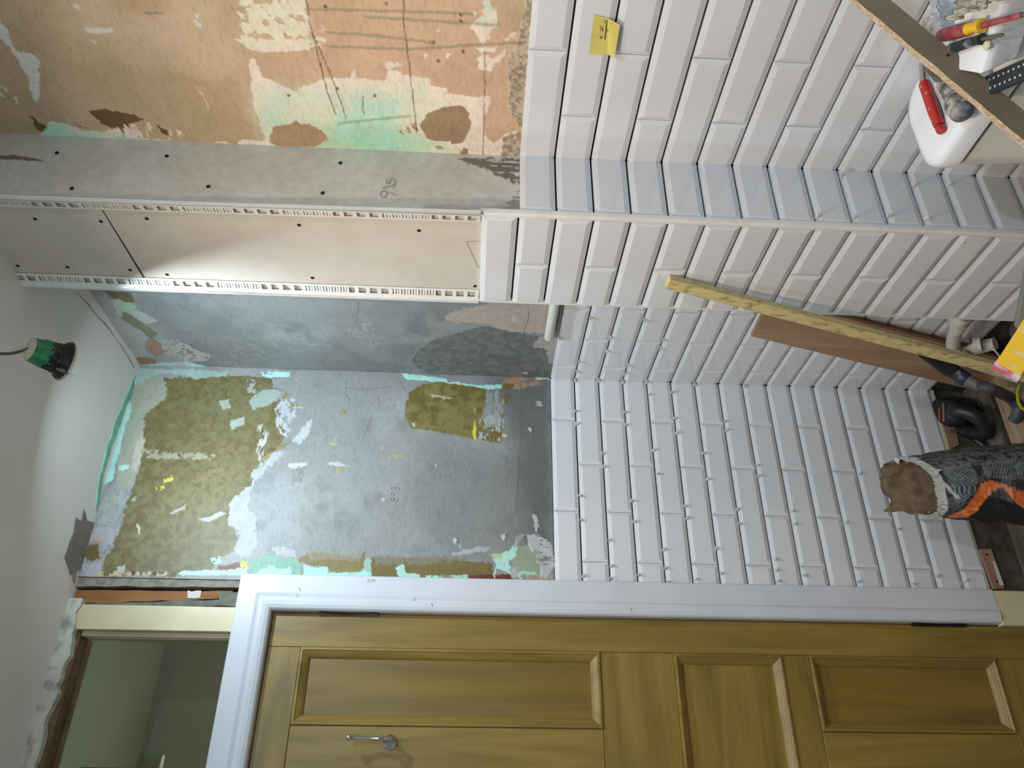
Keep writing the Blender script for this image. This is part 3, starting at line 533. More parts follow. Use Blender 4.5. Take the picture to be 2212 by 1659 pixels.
# pencil writing as thin graphite strokes
M_PEN = mat('graphite', (146, 140, 130), .6)
def pencil(name, parent, ax, val, strokes, w=.0011, m=M_PEN):
    bm = NB(); nrm = Vector((0, 0, 0)); nrm[ax] = -1
    for s in strokes:
        P = [at(ax, val, x, y) for x, y in s]
        for a, b in zip(P, P[1:]):
            d = b - a
            if d.length < 1e-5: continue
            sd = d.cross(nrm).normalized() * w / 2
            obox(bm, (a + b) / 2, d / 2 + d.normalized() * w * .3, sd, nrm * .0003)
    return mesh_obj(name, bm, m, parent)
def circ(cx, cy, rx, ry, n=14, a0=0, a1=360): return [(cx + rx * math.cos(math.radians(a0 + (a1 - a0) * i / n)), cy + ry * math.sin(math.radians(a0 + (a1 - a0) * i / n))) for i in range(n + 1)]
pencil('pencil_number', wall_box, 1, BY + .0068, [cr(600, 0, S7, s) for s in (
    circ(722, 1325, 22, 22) , [(742, 1315), (775, 1318), (808, 1338)],                      # 9
    [(735, 1290), (718, 1280), (800, 1262)],                                                # 1
    [(740, 1222), (742, 1250), (765, 1252), (762, 1230), (775, 1218), (795, 1225), (800, 1245), (790, 1280)])])   # 5
pencil('pencil_triangle', wall_box, 0, xf - .0004, [c7((1390, 222), (1288, 228), (1368, 405), (1390, 405))], .0008)
pencil('pencil_number', wall_far, 1, .0066, [d5(*s) for s in (
    circ(780, 880, 11, 11), circ(805, 880, 15, 13), circ(782, 846, 11, 11), [(792, 838), (822, 842)],
    [(775, 812), (772, 800), (790, 798), (796, 810), (800, 796), (822, 798), (826, 812), (820, 820)])], .001)

# ---- perforated corner beads --------------------------------------
def angle_bead(name, label, xn, yn, sgn, z0, z1, drift):
    """nose at (xn,yn); wings on the left face and on the near (sgn=-1) or far side; drift tilts the top"""
    t = thing(name, (xn, yn, z0), label, 'corner bead', kind='structure')
    def Y(z): return yn + drift * (z - z0) / (z1 - z0)
    bm = NB(); tube(bm, [(xn, Y(z0), z0), (xn, Y(z1), z1)], .0056, 14); mesh_obj('nose', bm, M_PVC, t, True)
    inward = 1 if sgn < 0 else -1
    def wing(place, nm):
        bm = NB()
        def strip(a, b, za, zb): obox(bm, place((a + b) / 2, (za + zb) / 2), (place(b, za) - place(a, za)) / 2, (place(a, zb) - place(a, za)) / 2, (.0004, 0, 0) if nm == 'wing' else (0, .0004, 0))
        strip(.000, .011, z0, z1); strip(.0265, .032, z0, z1)
        z = z0; per = .200
        while z < z1:
            for o, wd in [(0, .009), (.026, .009), (.052, .009), (.078, .009)] + [(.100 + .0066 * i, .0042 if i % 3 else .0052) for i in range(15)]:
                if z + o + wd < z1: strip(.011, .0265, z + o, z + o + wd)
            z += per
        mesh_obj(nm, bm, M_PVC, t)
    wing(lambda a, z: Vector((xn + .001 + .0065 * a / .032, Y(z) + inward * (a + .003), z)), 'wing')
    return t
angle_bead('trim_1', 'white perforated plastic corner bead on the near edge of the boxing', BX - .004, BY - .004, -1, ZT + 3 * PIT, CE, .012)
angle_bead('trim_2', 'white perforated plastic corner bead on the far edge of the boxing', BX - .002, BYF + .001, 1, ZT + 3 * PIT, CE, 0.0)
bm = NB(); 
prof = [(BX - .0035, BY + .006), (BX - .0035, BY), (BX - .002, BY - .0035), (BX + .002, BY - .0045), (BX + .009, BY - .0045), (BX + .009, BY + .006)]
loft(bm, [[(x, y, FL) for x, y in prof], [(x, y, ZT + 3 * PIT) for x, y in prof]]); mesh_obj('trim_3', bm, M_PVC, label='white tile trim up the near corner of the boxing', cat='tile trim', kind='structure')
bm = NB(); box(bm, (BX - .0025, BYF - .005, FL), (BX + .012, BYF + .0015, ZT + 3 * PIT)); mesh_obj('trim_4', bm, M_PVC, label='white tile trim up the far corner of the boxing', cat='tile trim', kind='structure')

# ================================================================== DOOR, ARCHITRAVE, TRANSOM
DX0, DX1 = -.7445, -1.5045; DZ0, DZ1 = FL + .012, 1.99; DY = .012
door = thing('door_1', ((DX0 + DX1) / 2, DY, FL), 'honey-brown wooden five-panel door with a chrome hook', 'door', kind='structure')
def member(name, x0, x1, z0, z1, m, y0=DY, y1=DY + .036, bv=.0012):
    bm = NB(); box(bm, (min(x0, x1), y0, z0), (max(x0, x1), y1, z1)); bevel(bm, bv, 1); return mesh_obj(name, bm, m, door)
ST = .086
member('stile', DX0, DX0 - ST, DZ0, DZ1, M_DOORV); member('stile', DX1 + ST, DX1, DZ0, DZ1, M_DOORV)
RZ = [(1.906, DZ1), (.928, 1.124), (.562, .636), (DZ0, .05)]
for a, b in RZ: member('rail', DX0 - ST - .0006, DX1 + ST + .0006, a + .0005, b - .0005, M_DOORH)
MX0, MX1 = -1.018, -1.231
pans = []
for za, zb in ((1.124, 1.906), (.05, .562)):
    member('muntin', MX0 - .0005, MX1 + .0005, za + .0005, zb - .0005, M_DOORV)
    pans += [(DX0 - ST, MX0, za, zb), (MX1, DX1 + ST, za, zb)]
pans.append((DX0 - ST, DX1 + ST, .636, .928))
for i, (x0, x1, z0, z1) in enumerate(pans):
    pn = member('panel', x0 + .004, x1 - .004, z0 - .004, z1 + .004, M_PANEL if i < 4 else M_DOORH, DY + .014, DY + .026, .0005)
    pr = [(0.0, -.0005), (.002, -.004), (.007, -.0045), (.010, -.001), (.012, .000), (.020, .006), (.0245, .0105), (.026, .014)]
    rings = []
    for ins, dy in pr: rings.append([(x0 - ins, DY + dy, z0 + ins), (x1 + ins, DY + dy, z0 + ins), (x1 + ins, DY + dy, z1 - ins), (x0 - ins, DY + dy, z1 - ins)])
    rings.append([(p[0], DY + .016, p[2]) for p in rings[-1]]); rings.insert(0, [(p[0], DY + .016, p[2]) for p in rings[0]])
    bm = NB(); loft(bm, rings, cap=(False, False)); mesh_obj('moulding', bm, M_DOORV, pn)
for za, zb in ((1.715, 1.868), (.112, .259)):
    bm = NB(); tube(bm, [(DX0 + .0015, DY - .006, za), (DX0 + .0015, DY - .006, zb)], .0070, 12); box(bm, (DX0 - .002, DY - .001, za), (DX0 + .006, DY + .002, zb)); mesh_obj('hinge', bm, M_HINGE, door, True)
# coat hook screwed to the muntin
hk = thing('coat_hook', at(1, DY, 842, 1603), 'chrome coat hook with a ball end screwed to the wooden door', 'hook')
hc = at(1, DY, 842, 1604)
bm = NB(); lathe(bm, hc, (0, -1, 0), [(0, .0175), (.003, .0175), (.005, .0155), (.0055, .009), (.010, .0075), (.012, .0085)], 24); mesh_obj('rose', bm, M_CHROME, hk, True)
h0 = hc + Vector((.004, -.008, 0))
pts = spline([h0 + Vector((0, -.002, -.004)), h0 + Vector((0, -.018, -.006)), h0 + Vector((.001, -.027, .014)), h0 + Vector((.002, -.026, .05)), h0 + Vector((.002, -.034, .086))], 7)
bm = NB(); tube(bm, pts, [.006 - .0022 * i / len(pts) for i in range(len(pts))], 10); mesh_obj('arm', bm, M_CHROME, hk, True)
bm = NB(); lathe(bm, pts[-1] - Vector((0, 0, .004)), (0, -.2, 1), [(0, .004), (.002, .0062), (.004, .0062), (.005, .0045), (.008, .0068), (.013, .0082), (.018, .0068), (.021, .003)], 18); mesh_obj('ball', bm, M_CHROME, hk, True)
bm = NB(); tube(bm, spline([h0 + Vector((0, -.016, -.006)), h0 + Vector((0, -.030, -.012)), h0 + Vector((0, -.040, 0)), h0 + Vector((0, -.043, .012))], 6), .0048, 10); lathe(bm, h0 + Vector((0, -.043, .010)), (0, -.15, 1), [(0, .004), (.003, .0065), (.008, .0072), (.012, .003)], 16); mesh_obj('lower_prong', bm, M_CHROME, hk, True)

# architrave: flat band, step and rounded inner bead, mitred
arch = thing('trim_5', (-.70, 0, FL), 'white moulded architrave around the brown door', 'architrave', kind='structure')
prof = [(0, .012), (.0, -.010), (.004, -.0155), (.012, -.019), (.022, -.0205), (.030, -.019), (.034, -.0155), (.036, -.0125), (.040, -.0145), (.0445, -.0155), (.090, -.0155), (.0925, -.013), (.0925, .012)]
IX0, IX1, IZ = -.7415, -1.5075, 1.9925
def leg(p0, p1):
    bm = NB(); loft(bm, [[p0(w_, n_) for w_, n_ in prof], [p1(w_, n_) for w_, n_ in prof]]); return bm
mesh_obj('side_leg', leg(lambda a, n: (IX0 + a, n, .018), lambda a, n: (IX0 + a, n, IZ + a)), M_WHITE, arch)
mesh_obj('head', leg(lambda a, n: (IX0 + a, n, IZ + a), lambda a, n: (IX1 - a, n, IZ + a)), M_WHITE, arch)
mesh_obj('side_leg', leg(lambda a, n: (IX1 - a, n, IZ + a), lambda a, n: (IX1 - a, n, .018)), M_WHITE, arch)
for x, y, dx, dy in ((640, 1282, 7, 2), (932, 1303, 8, 1), (895, 1290, 0, 5), (1362, 1313, 8, 1), (645, 1268, 5, 1)):
    pencil('scuff_mark', arch, 1, -.0208, [[(x, y), (x + dx * .2, y + 7)]], .0012)
pencil('pencil_mark', arch, 1, -.0157, [[(793, 1258), (803, 1258)], circ(796, 1253, 2, 2, 6), circ(808, 1254, 2.2, 2.4, 8), circ(804, 1254, 1.8, 2.0, 8)], .0009)
# frame lining behind: jambs and head, cream, plus the cream block under the architrave leg
lin_ = thing('trim_6', (-.74, .08, FL), 'cream painted door lining with a plinth block below the architrave', 'door lining', kind='structure')
bm = NB(); box(bm, (DX0 + .0035, .010, FL), (-.66, .16, 2.03)); mesh_obj('jamb', bm, M_CREAM, lin_)
bm = NB(); box(bm, (-1.60, .010, FL), (DX1 - .0035, .16, 2.03)); mesh_obj('jamb', bm, M_CREAM, lin_)
bm = NB(); box(bm, (-1.60, .010, DZ1 + .004), (-.66, .16, 2.055)); mesh_obj('head', bm, M_CREAM, lin_)
bm = NB(); box(bm, (-.7475, -.014, FL - .05), (-.652, .0095, .0165)); bevel(bm, .002, 2); mesh_obj('plinth_block', bm, M_CREAM, lin_)

# transom light above the door
win = thing('window_1', (-1.1, .03, 2.05), 'grey glass transom light above the door in a cream frame', 'window', kind='structure')
def wb(name, lo, hi, m, bv=.0015):
    bm = NB(); box(bm, lo, hi)
    if bv: bevel(bm, bv, 2)
    return mesh_obj(name, bm, m, win)
wb('frame_side', (-.797, .006, 2.06), (-.7335, .10, 2.50), M_CREAM)
wb('glazing_bead', (-.809, .026, 2.06), (-.797, .10, 2.49), M_CREAM)
wb('frame_sill', (-1.50, .012, 2.045), (-.735, .10, 2.088), M_CREAM)
wb('frame_side', (-1.56, .006, 2.06), (-1.49, .10, 2.50), M_CREAM)
wb('frame_head', (-1.5, .02, 2.476), (-.735, .10, 2.52), mat('brown_old_wood', (120, 96, 62), .7, (90, 70, 44), 20))
gm = bpy.data.materials.new('pane_glass'); gm.use_nodes = True; N = gm.node_tree.nodes; L = gm.node_tree.links; N.clear()
out = N.new('ShaderNodeOutputMaterial'); mx = N.new('ShaderNodeMixShader'); tr = N.new('ShaderNodeBsdfTransparent'); gl = N.new('ShaderNodeBsdfGlossy'); fr = N.new('ShaderNodeFresnel')
tr.inputs[0].default_value = (.86, .9, .86, 1); gl.inputs['Roughness'].default_value = .03; fr.inputs[0].default_value = 1.6
L.new(fr.outputs[0], mx.inputs[0]); L.new(tr.outputs[0], mx.inputs[1]); L.new(gl.outputs[0], mx.inputs[2]); L.new(mx.outputs[0], out.inputs[0])
wb('pane', (-1.50, .060, 2.07), (-.79, .064, 2.50), gm, 0)
# hall behind the glass
hall_m = mat('hall_paint', (150, 152, 136), .8, (158, 160, 146), 4)
bm = NB(); box(bm, (-2.2, .70, FL), (.2, .74, CE)); box(bm, (-2.2, .16, CE - .01), (.2, .70, CE + .05)); mesh_obj('wall_hall', bm, hall_m, label='dim grey hall wall seen through the transom glass', cat='wall', kind='structure')
# strips of bare jamb between plaster and transom
def strip_px(name, q, y0, y1, m, parent, jag=0.0, ax=1, n=10):
    P = [at(1, y0, *p) for p in q]; bm = NB(); A, B = [], []
    for i in range(n + 1):
        t = i / n
        a = P[0].lerp(P[1], t); b = P[3].lerp(P[2], t)
        a = a + Vector((random.uniform(-jag, jag), 0, 0)); b = b + Vector((random.uniform(-jag, jag), 0, 0))
        A.append(a); B.append(b)
    prism(bm, A + B[::-1], (0, y1 - y0, 0)); return mesh_obj(name, bm, m, parent)
strip_px('plaster_edge', [(158, 1242), (530, 1246), (528, 1268), (160, 1266)], .012, .06, mat('rough_render', (148, 142, 128), .9, (120, 114, 102), 60, bump=.5), wall_far, .002)
strip_px('timber_ground', [(162, 1274), (505, 1277), (470, 1294), (163, 1304)], .020, .07, mat('orange_stained_wood', (150, 100, 48), .7, (120, 74, 34), 25, (1, 1, .2)), wall_far, .0015)
strip_px('plaster_edge', [(163, 1304), (470, 1296), (515, 1308), (165, 1311)], .018, .07, mat('grey_mortar', (120, 120, 108), .9, (98, 100, 90), 60, bump=.5), wall_far, .0015)
strip_px('mortar_block', [(472, 1278), (526, 1280), (524, 1310), (474, 1308)], .016, .07, mat('grey_mortar', (120, 120, 108)), wall_far, .001, n=4)
strip_px('plaster_spot', [(405, 1276), (435, 1277), (432, 1292), (405, 1290)], .018, .05, mat('white_flake', (206, 200, 190), .8), wall_far, .002, n=3)
bm = NB(); box(bm, (-.74, .075, 2.05), (-.64, .15, CE)); mesh_obj('gap_backing', bm, M_DARK, wall_far)
# torn plaster lip between ceiling and transom head
bm = NB(); top = []; bot = []
x = -.72
while x > -1.62:
    z = at(1, .004, 0, 0).z
    top.append((x, -.002, CE + .002)); bot.append((x, -.002, 2.486 + random.uniform(-.006, .005) + .003 * math.sin(x * 23)))
    x -= .018
prism(bm, top + bot[::-1], (0, .03, 0)); mesh_obj('torn_plaster_lip', bm, mat('torn_plaster', (206, 202, 190), .9, (150, 150, 150), 26, bump=.5, lo=.5, hi=.68), ceiling)
# ceiling filler patch and torn edge strip along the right wall
def ceil_patch(name, px, rgb, rgb2, n=5, amp=.006, th=.003):
    P = [at(2, CE, *p) for p in px]; Q = []
    for a, b in zip(P, P[1:] + P[:1]):
        for i in range(n):
            p = a.lerp(b, i / n); Q.append(p + Vector((random.uniform(-amp, amp), random.uniform(-amp, amp), 0)) if i else p)
    bm = NB(); prism(bm, Q, (0, 0, -th)); return mesh_obj(name, bm, mat(name, rgb, .9, rgb2, 40, bump=.2), ceiling)
ceil_patch('filler_patch', [(163, 1117), (173, 1127), (180, 1100), (187, 1126), (200, 1128), (203, 1155), (196, 1185), (182, 1205), (176, 1225), (150, 1240), (138, 1203), (146, 1180), (158, 1148)], (136, 132, 126), (126, 122, 116), 3, .002)
ceil_patch('bare_plaster', [(176, 1205), (168, 1225), (160, 1262), (150, 1232), (152, 1212)], (178, 158, 142), (160, 140, 124), 3, .003, .002)
bm = NB(); tube(bm, [at(2, CE, *p) for p in ((168, 634), (190, 657), (205, 678), (228, 702), (250, 732), (264, 752), (280, 778), (290, 795))], [.001, .0022, .0014, .0025, .0012, .002, .0024, .001], 6); mesh_obj('crack_edge', bm, mat('crack_grey', (150, 146, 138), .9), ceiling)
ceil_patch('mint_edge', [(290, 810), (285, 850), (268, 880), (258, 915), (240, 960), (224, 1015), (212, 1080), (205, 1100), (214, 1030), (232, 960), (252, 900), (275, 850)], (140, 200, 180), (120, 176, 156), 3, .003, .003)

# ================================================================== FLOORBOARDS
bdk = wood('board_dirty', (66, 58, 48), (112, 102, 90), 0, 8, .8); btn = wood('board_tan', (126, 102, 78), (172, 148, 120), 0, 7, .75)
bmd = wood('board_mid', (104, 84, 64), (150, 126, 100), 0, 8, .8)
y = .004; i = 0
for wd, gp in ((.115, .016), (.13, .005), (.13, .004), (.13, .006), (.13, .004), (.13, .004), (.13, .004), (.13, .004), (.13, .004), (.13, .004), (.13, .004), (.13, .004), (.13, .004), (.13, .004), (.13, .004), (.13, .004), (.13, .004), (.13, .004), (.13, .004), (.13, .004), (.13, .004)):
    if y - wd < YN: break
    segs = [(XL, .0)] if i % 2 else [(XL, -.36), (-.355, -.0)]
    for a, b in segs:
        bm = NB()
        if i in (1, 2) and b == 0: b = -.0
        n = 14; top = [(a + (b - a) * k / n, y + random.uniform(-.002, .001)) for k in range(n + 1)]; bot = [(a + (b - a) * k / n, y - wd + random.uniform(-.003, .003)) for k in range(n + 1)]
        prism(bm, [Vector((p, q, FL)) for p, q in top + bot[::-1]], (0, 0, -.022))
        mesh_obj('floorboard', bm, (bdk, btn, bmd, btn)[i % 4] if i < 4 else (bmd, btn)[i % 2], floor)
    y -= wd + gp; i += 1
# bare wall below the tiles: dirty render, batten, paint strip
bm = NB(); box(bm, (-.652, .004, FL), (-.0, .0095, ZT - 16 * PIT + .002)); mesh_obj('bare_render', bm, mat('bare_render', (92, 84, 72), .95, (62, 56, 48), 30, bump=.5), wall_far)
def on_wall_prism(name, px, y0, th, m, parent):
    bm = NB(); prism(bm, [at(1, y0, *p) for p in px], (0, th, 0)); return mesh_obj(name, bm, m, parent)
on_wall_prism('batten', [(2117, 1186), (2141, 1185), (2170, 1271), (2147, 1272)], -.006, .014, mat('pink_ply', (164, 128, 104), .7, (140, 106, 84), 20, (.3, 1, 1)), wall_far)
on_wall_prism('paint_strip', [(2144, 1212), (2150, 1212), (2169, 1264), (2160, 1265)], -.0065, .001, mat('pale_green_paint', (188, 200, 186), .7), wall_far)
for p in ((2132, 1198), (2153, 1256)):
    bm = NB(); q = at(1, -.006, *p); lathe(bm, q, (0, -1, 0), [(-.001, .0035), (.0012, .003)], 10); mesh_obj('screw', bm, M_SCREW, wall_far)
on_wall_prism('edge_strip', [(2010, 842), (2016, 842), (2052, 972), (2046, 972)], -.002, .006, M_CREAM, wall_far)
on_wall_prism('batten', [(2017, 848), (2040, 900), (2060, 905), (2072, 960), (2052, 972)], -.002, .008, mat('pink_ply', (164, 128, 104)), wall_far)

# ================================================================== DOWNLIGHTS hanging by their cables
def downlight(label, pos, aim, power, color, cable_pts, rad=.043):
    t = thing('downlight', pos, label, 'downlight', 'downlights hanging loose from the ceiling')
    d = Vector(aim).normalized(); c = Vector(pos)               # c = centre of the bezel
    bm = NB(); lathe(bm, c - d * .002, d, [(0, .033), (0, rad), (.0015, rad + .0012), (.004, rad + .0005), (.005, rad - .003), (.005, .036), (-.006, .0335), (-.006, .033)], 36, cap=(False, False)); mesh_obj('bezel', bm, mat('bezel_beige', (196, 174, 150), .4), t, True)
    bm = NB(); lathe(bm, c - d * .0065, d, [(0, rad - .003), (.0045, rad - .0015)], 36, cap=(True, False)); mesh_obj('gasket', bm, M_BLACK, t, True)
    bm = NB(); _, a, b = frame(d); n = 40; rings = []
    for s, r in ((-.043, .0285), (-.040, .0298), (-.022, .031), (-.020, .0325), (-.018, .0312), (-.006, .036)):
        rings.append([c + d * s + (a * math.cos(2 * math.pi * i / n) + b * math.sin(2 * math.pi * i / n)) * r * (1 if (i // 2) % 2 or s > -.021 else .95) for i in range(n)])
    loft(bm, rings); mesh_obj('heat_sink', bm, mat('black_metal', (24, 21, 19), .45), t)
    bm = NB(); rings = []
    for s, r in ((-.070, .0245), (-.056, .0272), (-.046, .0285), (-.040, .0301)):
        rings.append([c + d * (s + (.006 * math.sin(i * 1.1) + .004 * math.sin(i * 2.7) if s > -.041 else 0)) + (a * math.cos(2 * math.pi * i / n) + b * math.sin(2 * math.pi * i / n)) * r for i in range(n)])
    loft(bm, rings); mesh_obj('green_tape_wrap', bm, mat('green_tape', (32, 112, 78), .35, (62, 142, 84), 60, lo=.45, hi=.7), t)
    bm = NB(); lathe(bm, c - d * .0745, d, [(0, .0205), (.0015, .0235), (.0055, .0245)], 30); mesh_obj('end_cap', bm, mat('cream_plastic', (186, 180, 156), .5), t, True)
    bm = NB(); lathe(bm, c - d * .0055, d, [(0, .033), (.0004, .033)], 30); mesh_obj('lens', bm, mat('lens_%d' % (int(color[2] * 100)), (250, 250, 250), .3, emit=(color, 1.5)), t, True)
    for sg in (-1, 1):
        sd = (a * .75 + b * .66) * sg
        bm = NB(); obox(bm, c - d * .012 + sd * .039, sd * .005, d.cross(sd) * .004, d * .006); tube(bm, spline([c - d * .014 + sd * .036, c - d * .024 + sd * .044, c - d * .012 + sd * .052, c + d * .002 + sd * .049], 5), .0013, 6); mesh_obj('spring_clip', bm, M_STEEL, t)
        bm = NB(); obox(bm, c + d * .0045 + sd * (rad + .004), sd * .004, d.cross(sd) * .005, d * .004); mesh_obj('clip_tip', bm, mat('clip_white', (232, 240, 240), .3), t)
    bm = NB(); tube(bm, spline([c - d * .073] + list(cable_pts), 8), .0032, 8); mesh_obj('cable', bm, mat('grey_cable', (72, 70, 68), .5), t, True)
    ld = bpy.data.lights.new('downlight_beam', 'AREA'); ld.shape = 'DISK'; ld.size = .062; ld.spread = math.radians(142); ld.energy = power; ld.color = color
    lo = bpy.data.objects.new('downlight_beam', ld); COL.objects.link(lo)
    q = d.to_track_quat('-Z', 'Y'); lo.matrix_world = Matrix.Translation(c - d * .0045) @ q.to_matrix().to_4x4()
    lo.parent = t; lo.matrix_parent_inverse = Matrix.Translation(-c)
lp = deep(141, 780, 1.63)
downlight('green-taped downlight dangling below the ceiling, turned towards the far wall', lp, (.10, .77, -.62), POWER_SPOT, COOL, [deep(20, 764, 1.61), deep(-40, 761, 1.61), deep(-115, 760, 1.64)])
downlight('loose downlight hanging over the middle of the room by the boxing', (-1.06, -1.22, 2.36), (.36, -.06, -1), POWER_WARM, WARM, [(-1.08, -1.22, 2.40), (-1.08, -1.21, 2.53)])
downlight('loose downlight hanging in front of the brown door', (-1.06, -.62, 2.455), (-.05, -.25, -1), POWER_FILL, COOL, [(-1.06, -.60, 2.525), (-1.06, -.60, 2.53)])

downlight('added unseen fill light over the near end of the room by the left wall', (-1.35, -2.25, 2.42), (.30, .75, -1), POWER_REAR_FILL, REAR_TINT, [(-1.35, -2.25, 2.515), (-1.35, -2.25, 2.53)])  # added out of view: cool fill from behind the camera
downlight('added unseen fill light over the near end of the room by the right wall', (-.62, -2.30, 2.42), (-.22, .75, -1), POWER_REAR_FILL, REAR_TINT, [(-.62, -2.30, 2.515), (-.62, -2.30, 2.53)])  # second added fill light, also out of view behind the camera
hp = thing('hall_added_fill', (-1.1, .30, 1.65), 'added unseen bulb in the hall that brightens the transom glass', 'fill light')  # added, never seen: lights the hall so the transom glass is less dark
bm = NB(); lathe(bm, (-1.1, .30, 1.60), (0, 0, 1), [(0, .004), (.01, .022), (.03, .03), (.05, .024), (.07, .014), (.09, .013)], 20); mesh_obj('bulb', bm, mat('fill_bulb_glow', (255, 250, 240), .3, emit=((1, .95, .85), 4)), hp, True)
bm = NB(); tube(bm, [(-1.1, .30, 1.685), (-1.1, .30, CE)], .003, 8); mesh_obj('flex', bm, M_BLACK, hp)
hl = bpy.data.lights.new('hall_fill_light', 'POINT'); hl.energy = 12.5; hl.color = (.95, 1, .86); hl.shadow_soft_size = .03
ho = bpy.data.objects.new('hall_fill_light', hl); COL.objects.link(ho); ho.location = (-1.1, .26, 1.60); ho.parent = hp; ho.matrix_parent_inverse = Matrix.Translation((1.1, -.30, -1.65))

# ================================================================== SMALL THINGS ON THE WALLS
pipe = thing('waste_pipe_stub', (-.02, -.4, 1.262), 'white plastic pipe stub above the alcove tiles, running into the boxing', 'pipe')
pe = at(0, -.015, 1185, 733)
bm = NB(); lathe(bm, (-.0135, pe.y, pe.z), (0, -1, 0), [(0, .006), (.002, .0105), (.006, .013), (.4, .013)], 22); mesh_obj('pipe', bm, M_PVC, pipe, True)
bm = NB(); tube(bm, [(-.004, pe.y + .0, ZT + .004), (-.004, -.62, ZT + .004)], .0035, 8); mesh_obj('sealant_bead', bm, M_PVC, pipe, True)

nt = thing('sticky_note', at(0, -.004, 1307, 75), 'yellow sticky note with pencil writing on the white tiles', 'note')
Q = [at(0, -.0052, *p) for p in ((1283, 31), (1314, 39), (1339, 49), (1327, 118), (1311, 117), (1272, 117))]
lift = [0, 0, -.006, -.008, 0, 0]
bm = NB(); Qa = [q + Vector((l, 0, 0)) for q, l in zip(Q, lift)]
prism(bm, [Qa[0], Qa[1], Qa[4], Qa[5]], (-.0004, 0, 0)); prism(bm, [Qa[1], Qa[2], Qa[3], Qa[4]], (-.0004, 0, 0))
mesh_obj('paper', bm, mat('note_yellow', (216, 200, 112), .75, (206, 188, 98), 20), nt)
NS = 140 / 2111
for s, wd in (([(1065, 370), (1035, 700), (1000, 980)], .0016), ([(1120, 640), (1130, 720), (1200, 660), (1110, 700), (1160, 740), (1080, 690)], .0014), ([(850, 520), (870, 650), (930, 620), (900, 700), (850, 720)], .0007),
              ([(920, 560), (940, 700), (900, 690)], .0007), ([(840, 860), (900, 940), (860, 960), (940, 880), (830, 930)], .0007), ([(1000, 340), (990, 430)], .0007)):
    pencil('handwriting', nt, 0, -.0058, [cr(1240, 20, NS, s)], wd, mat('ink', (70, 62, 40), .7))

# clear tile spacers left standing in the joints
M_SPAC = mat('spacer_plastic', (226, 228, 230), .3, alpha=.6)
SPM = None
def spacer(p, nrm, where):
    global SPM
    if SPM is None:
        bm = NB()
        for ang in (45, 135):
            c, s = math.cos(math.radians(ang)), math.sin(math.radians(ang))
            obox(bm, (0, -.006, 0), (c * .0036, 0, s * .0036), (s * .0006, 0, -c * .0006), (0, .0075, 0))
        SPM = bpy.data.meshes.new('tile_spacer'); bmesh.ops.recalc_face_normals(bm, faces=bm.faces); bm.to_mesh(SPM); bm.free(); SPM.materials.append(M_SPAC)
    o = bpy.data.objects.new('tile_spacer', SPM); COL.objects.link(o)
    o.location = p + Vector(nrm) * .001; o.rotation_euler = (random.uniform(-.25, .25), random.uniform(-.5, .5), (0 if nrm[1] else -math.pi / 2) + random.uniform(-.35, .35))
    o['label'] = 'clear plastic spacer standing in a joint of the ' + where; o['category'] = 'tile spacer'; o['group'] = 'tile spacers in the ' + where
far_px = cr(1100, 800, S7, [(448, 283), (456, 376), (477, 855), (487, 1022), (503, 1412), (636, 572), (646, 665), (678, 1162), (690, 1340), (694, 1425), (784, 290), (796, 378), (836, 895), (848, 1036), (882, 1402),
    (950, 168), (982, 552), (1002, 706), (1050, 1230), (1064, 1356), (1078, 1446), (1108, 156), (1124, 330), (1138, 435), (1197, 930), (1210, 1016), (1264, 1430), (1322, 566), (1348, 745), (1412, 1222), (1445, 1390),
    (1468, 355), (1478, 415), (1556, 956), (1568, 1050), (1684, 650), (1697, 726), (1806, 1296), (1816, 1372), (1824, 1442), (1922, 965), (1934, 1050), (2004, 1402)]) + \
    cr(1700, 900, 512 / 2212, [(530, 1000), (150, 1480), (665, 545), (660, 1545), (1025, 1050), (1160, 1560), (1395, 1500), (1645, 1540), (915, 1605)])
for x, y in far_px: spacer(at(1, 0, x, y), (0, -1, 0), 'tiled far wall')
for x, y in cr(1100, 450, S7, [(462, 1105), (478, 1040), (664, 965), (694, 872), (556, 735), (922, 752), (1052, 888), (1034, 945), (812, 1062), (784, 1112), (342, 872), (446, 1162), (606, 1160), (772, 1172), (936, 1168), (1262, 1190), (1592, 1208)]):
    p = at(0, 0, x, y); spacer(Vector((0, min(p.y, -.006), p.z)), (-1, 0, 0), 'tiled alcove side')
for x, y in cr(1700, 300, 512 / 2212, [(275, 745), (610, 745), (495, 360), (938, 738), (1168, 445), (1278, 758), (1500, 445)]): spacer(at(1, BY, x, y), (0, -1, 0), 'boxing tiles')

for wl, ax_, v_, x_, y_ in ((wall_far, 1, -.0042, 1684, 1022), (wall_box, 0, BX - .0042, 2084, 524)):
    bm = NB(); nn_ = Vector((0, 0, 0)); nn_[ax_] = -1; lathe(bm, at(ax_, v_, x_, y_), nn_, [(0, .004), (.0005, .003)], 7); mesh_obj('yellow_smudge', bm, mat('yellow_smudge', (206, 200, 96), .6), wl)

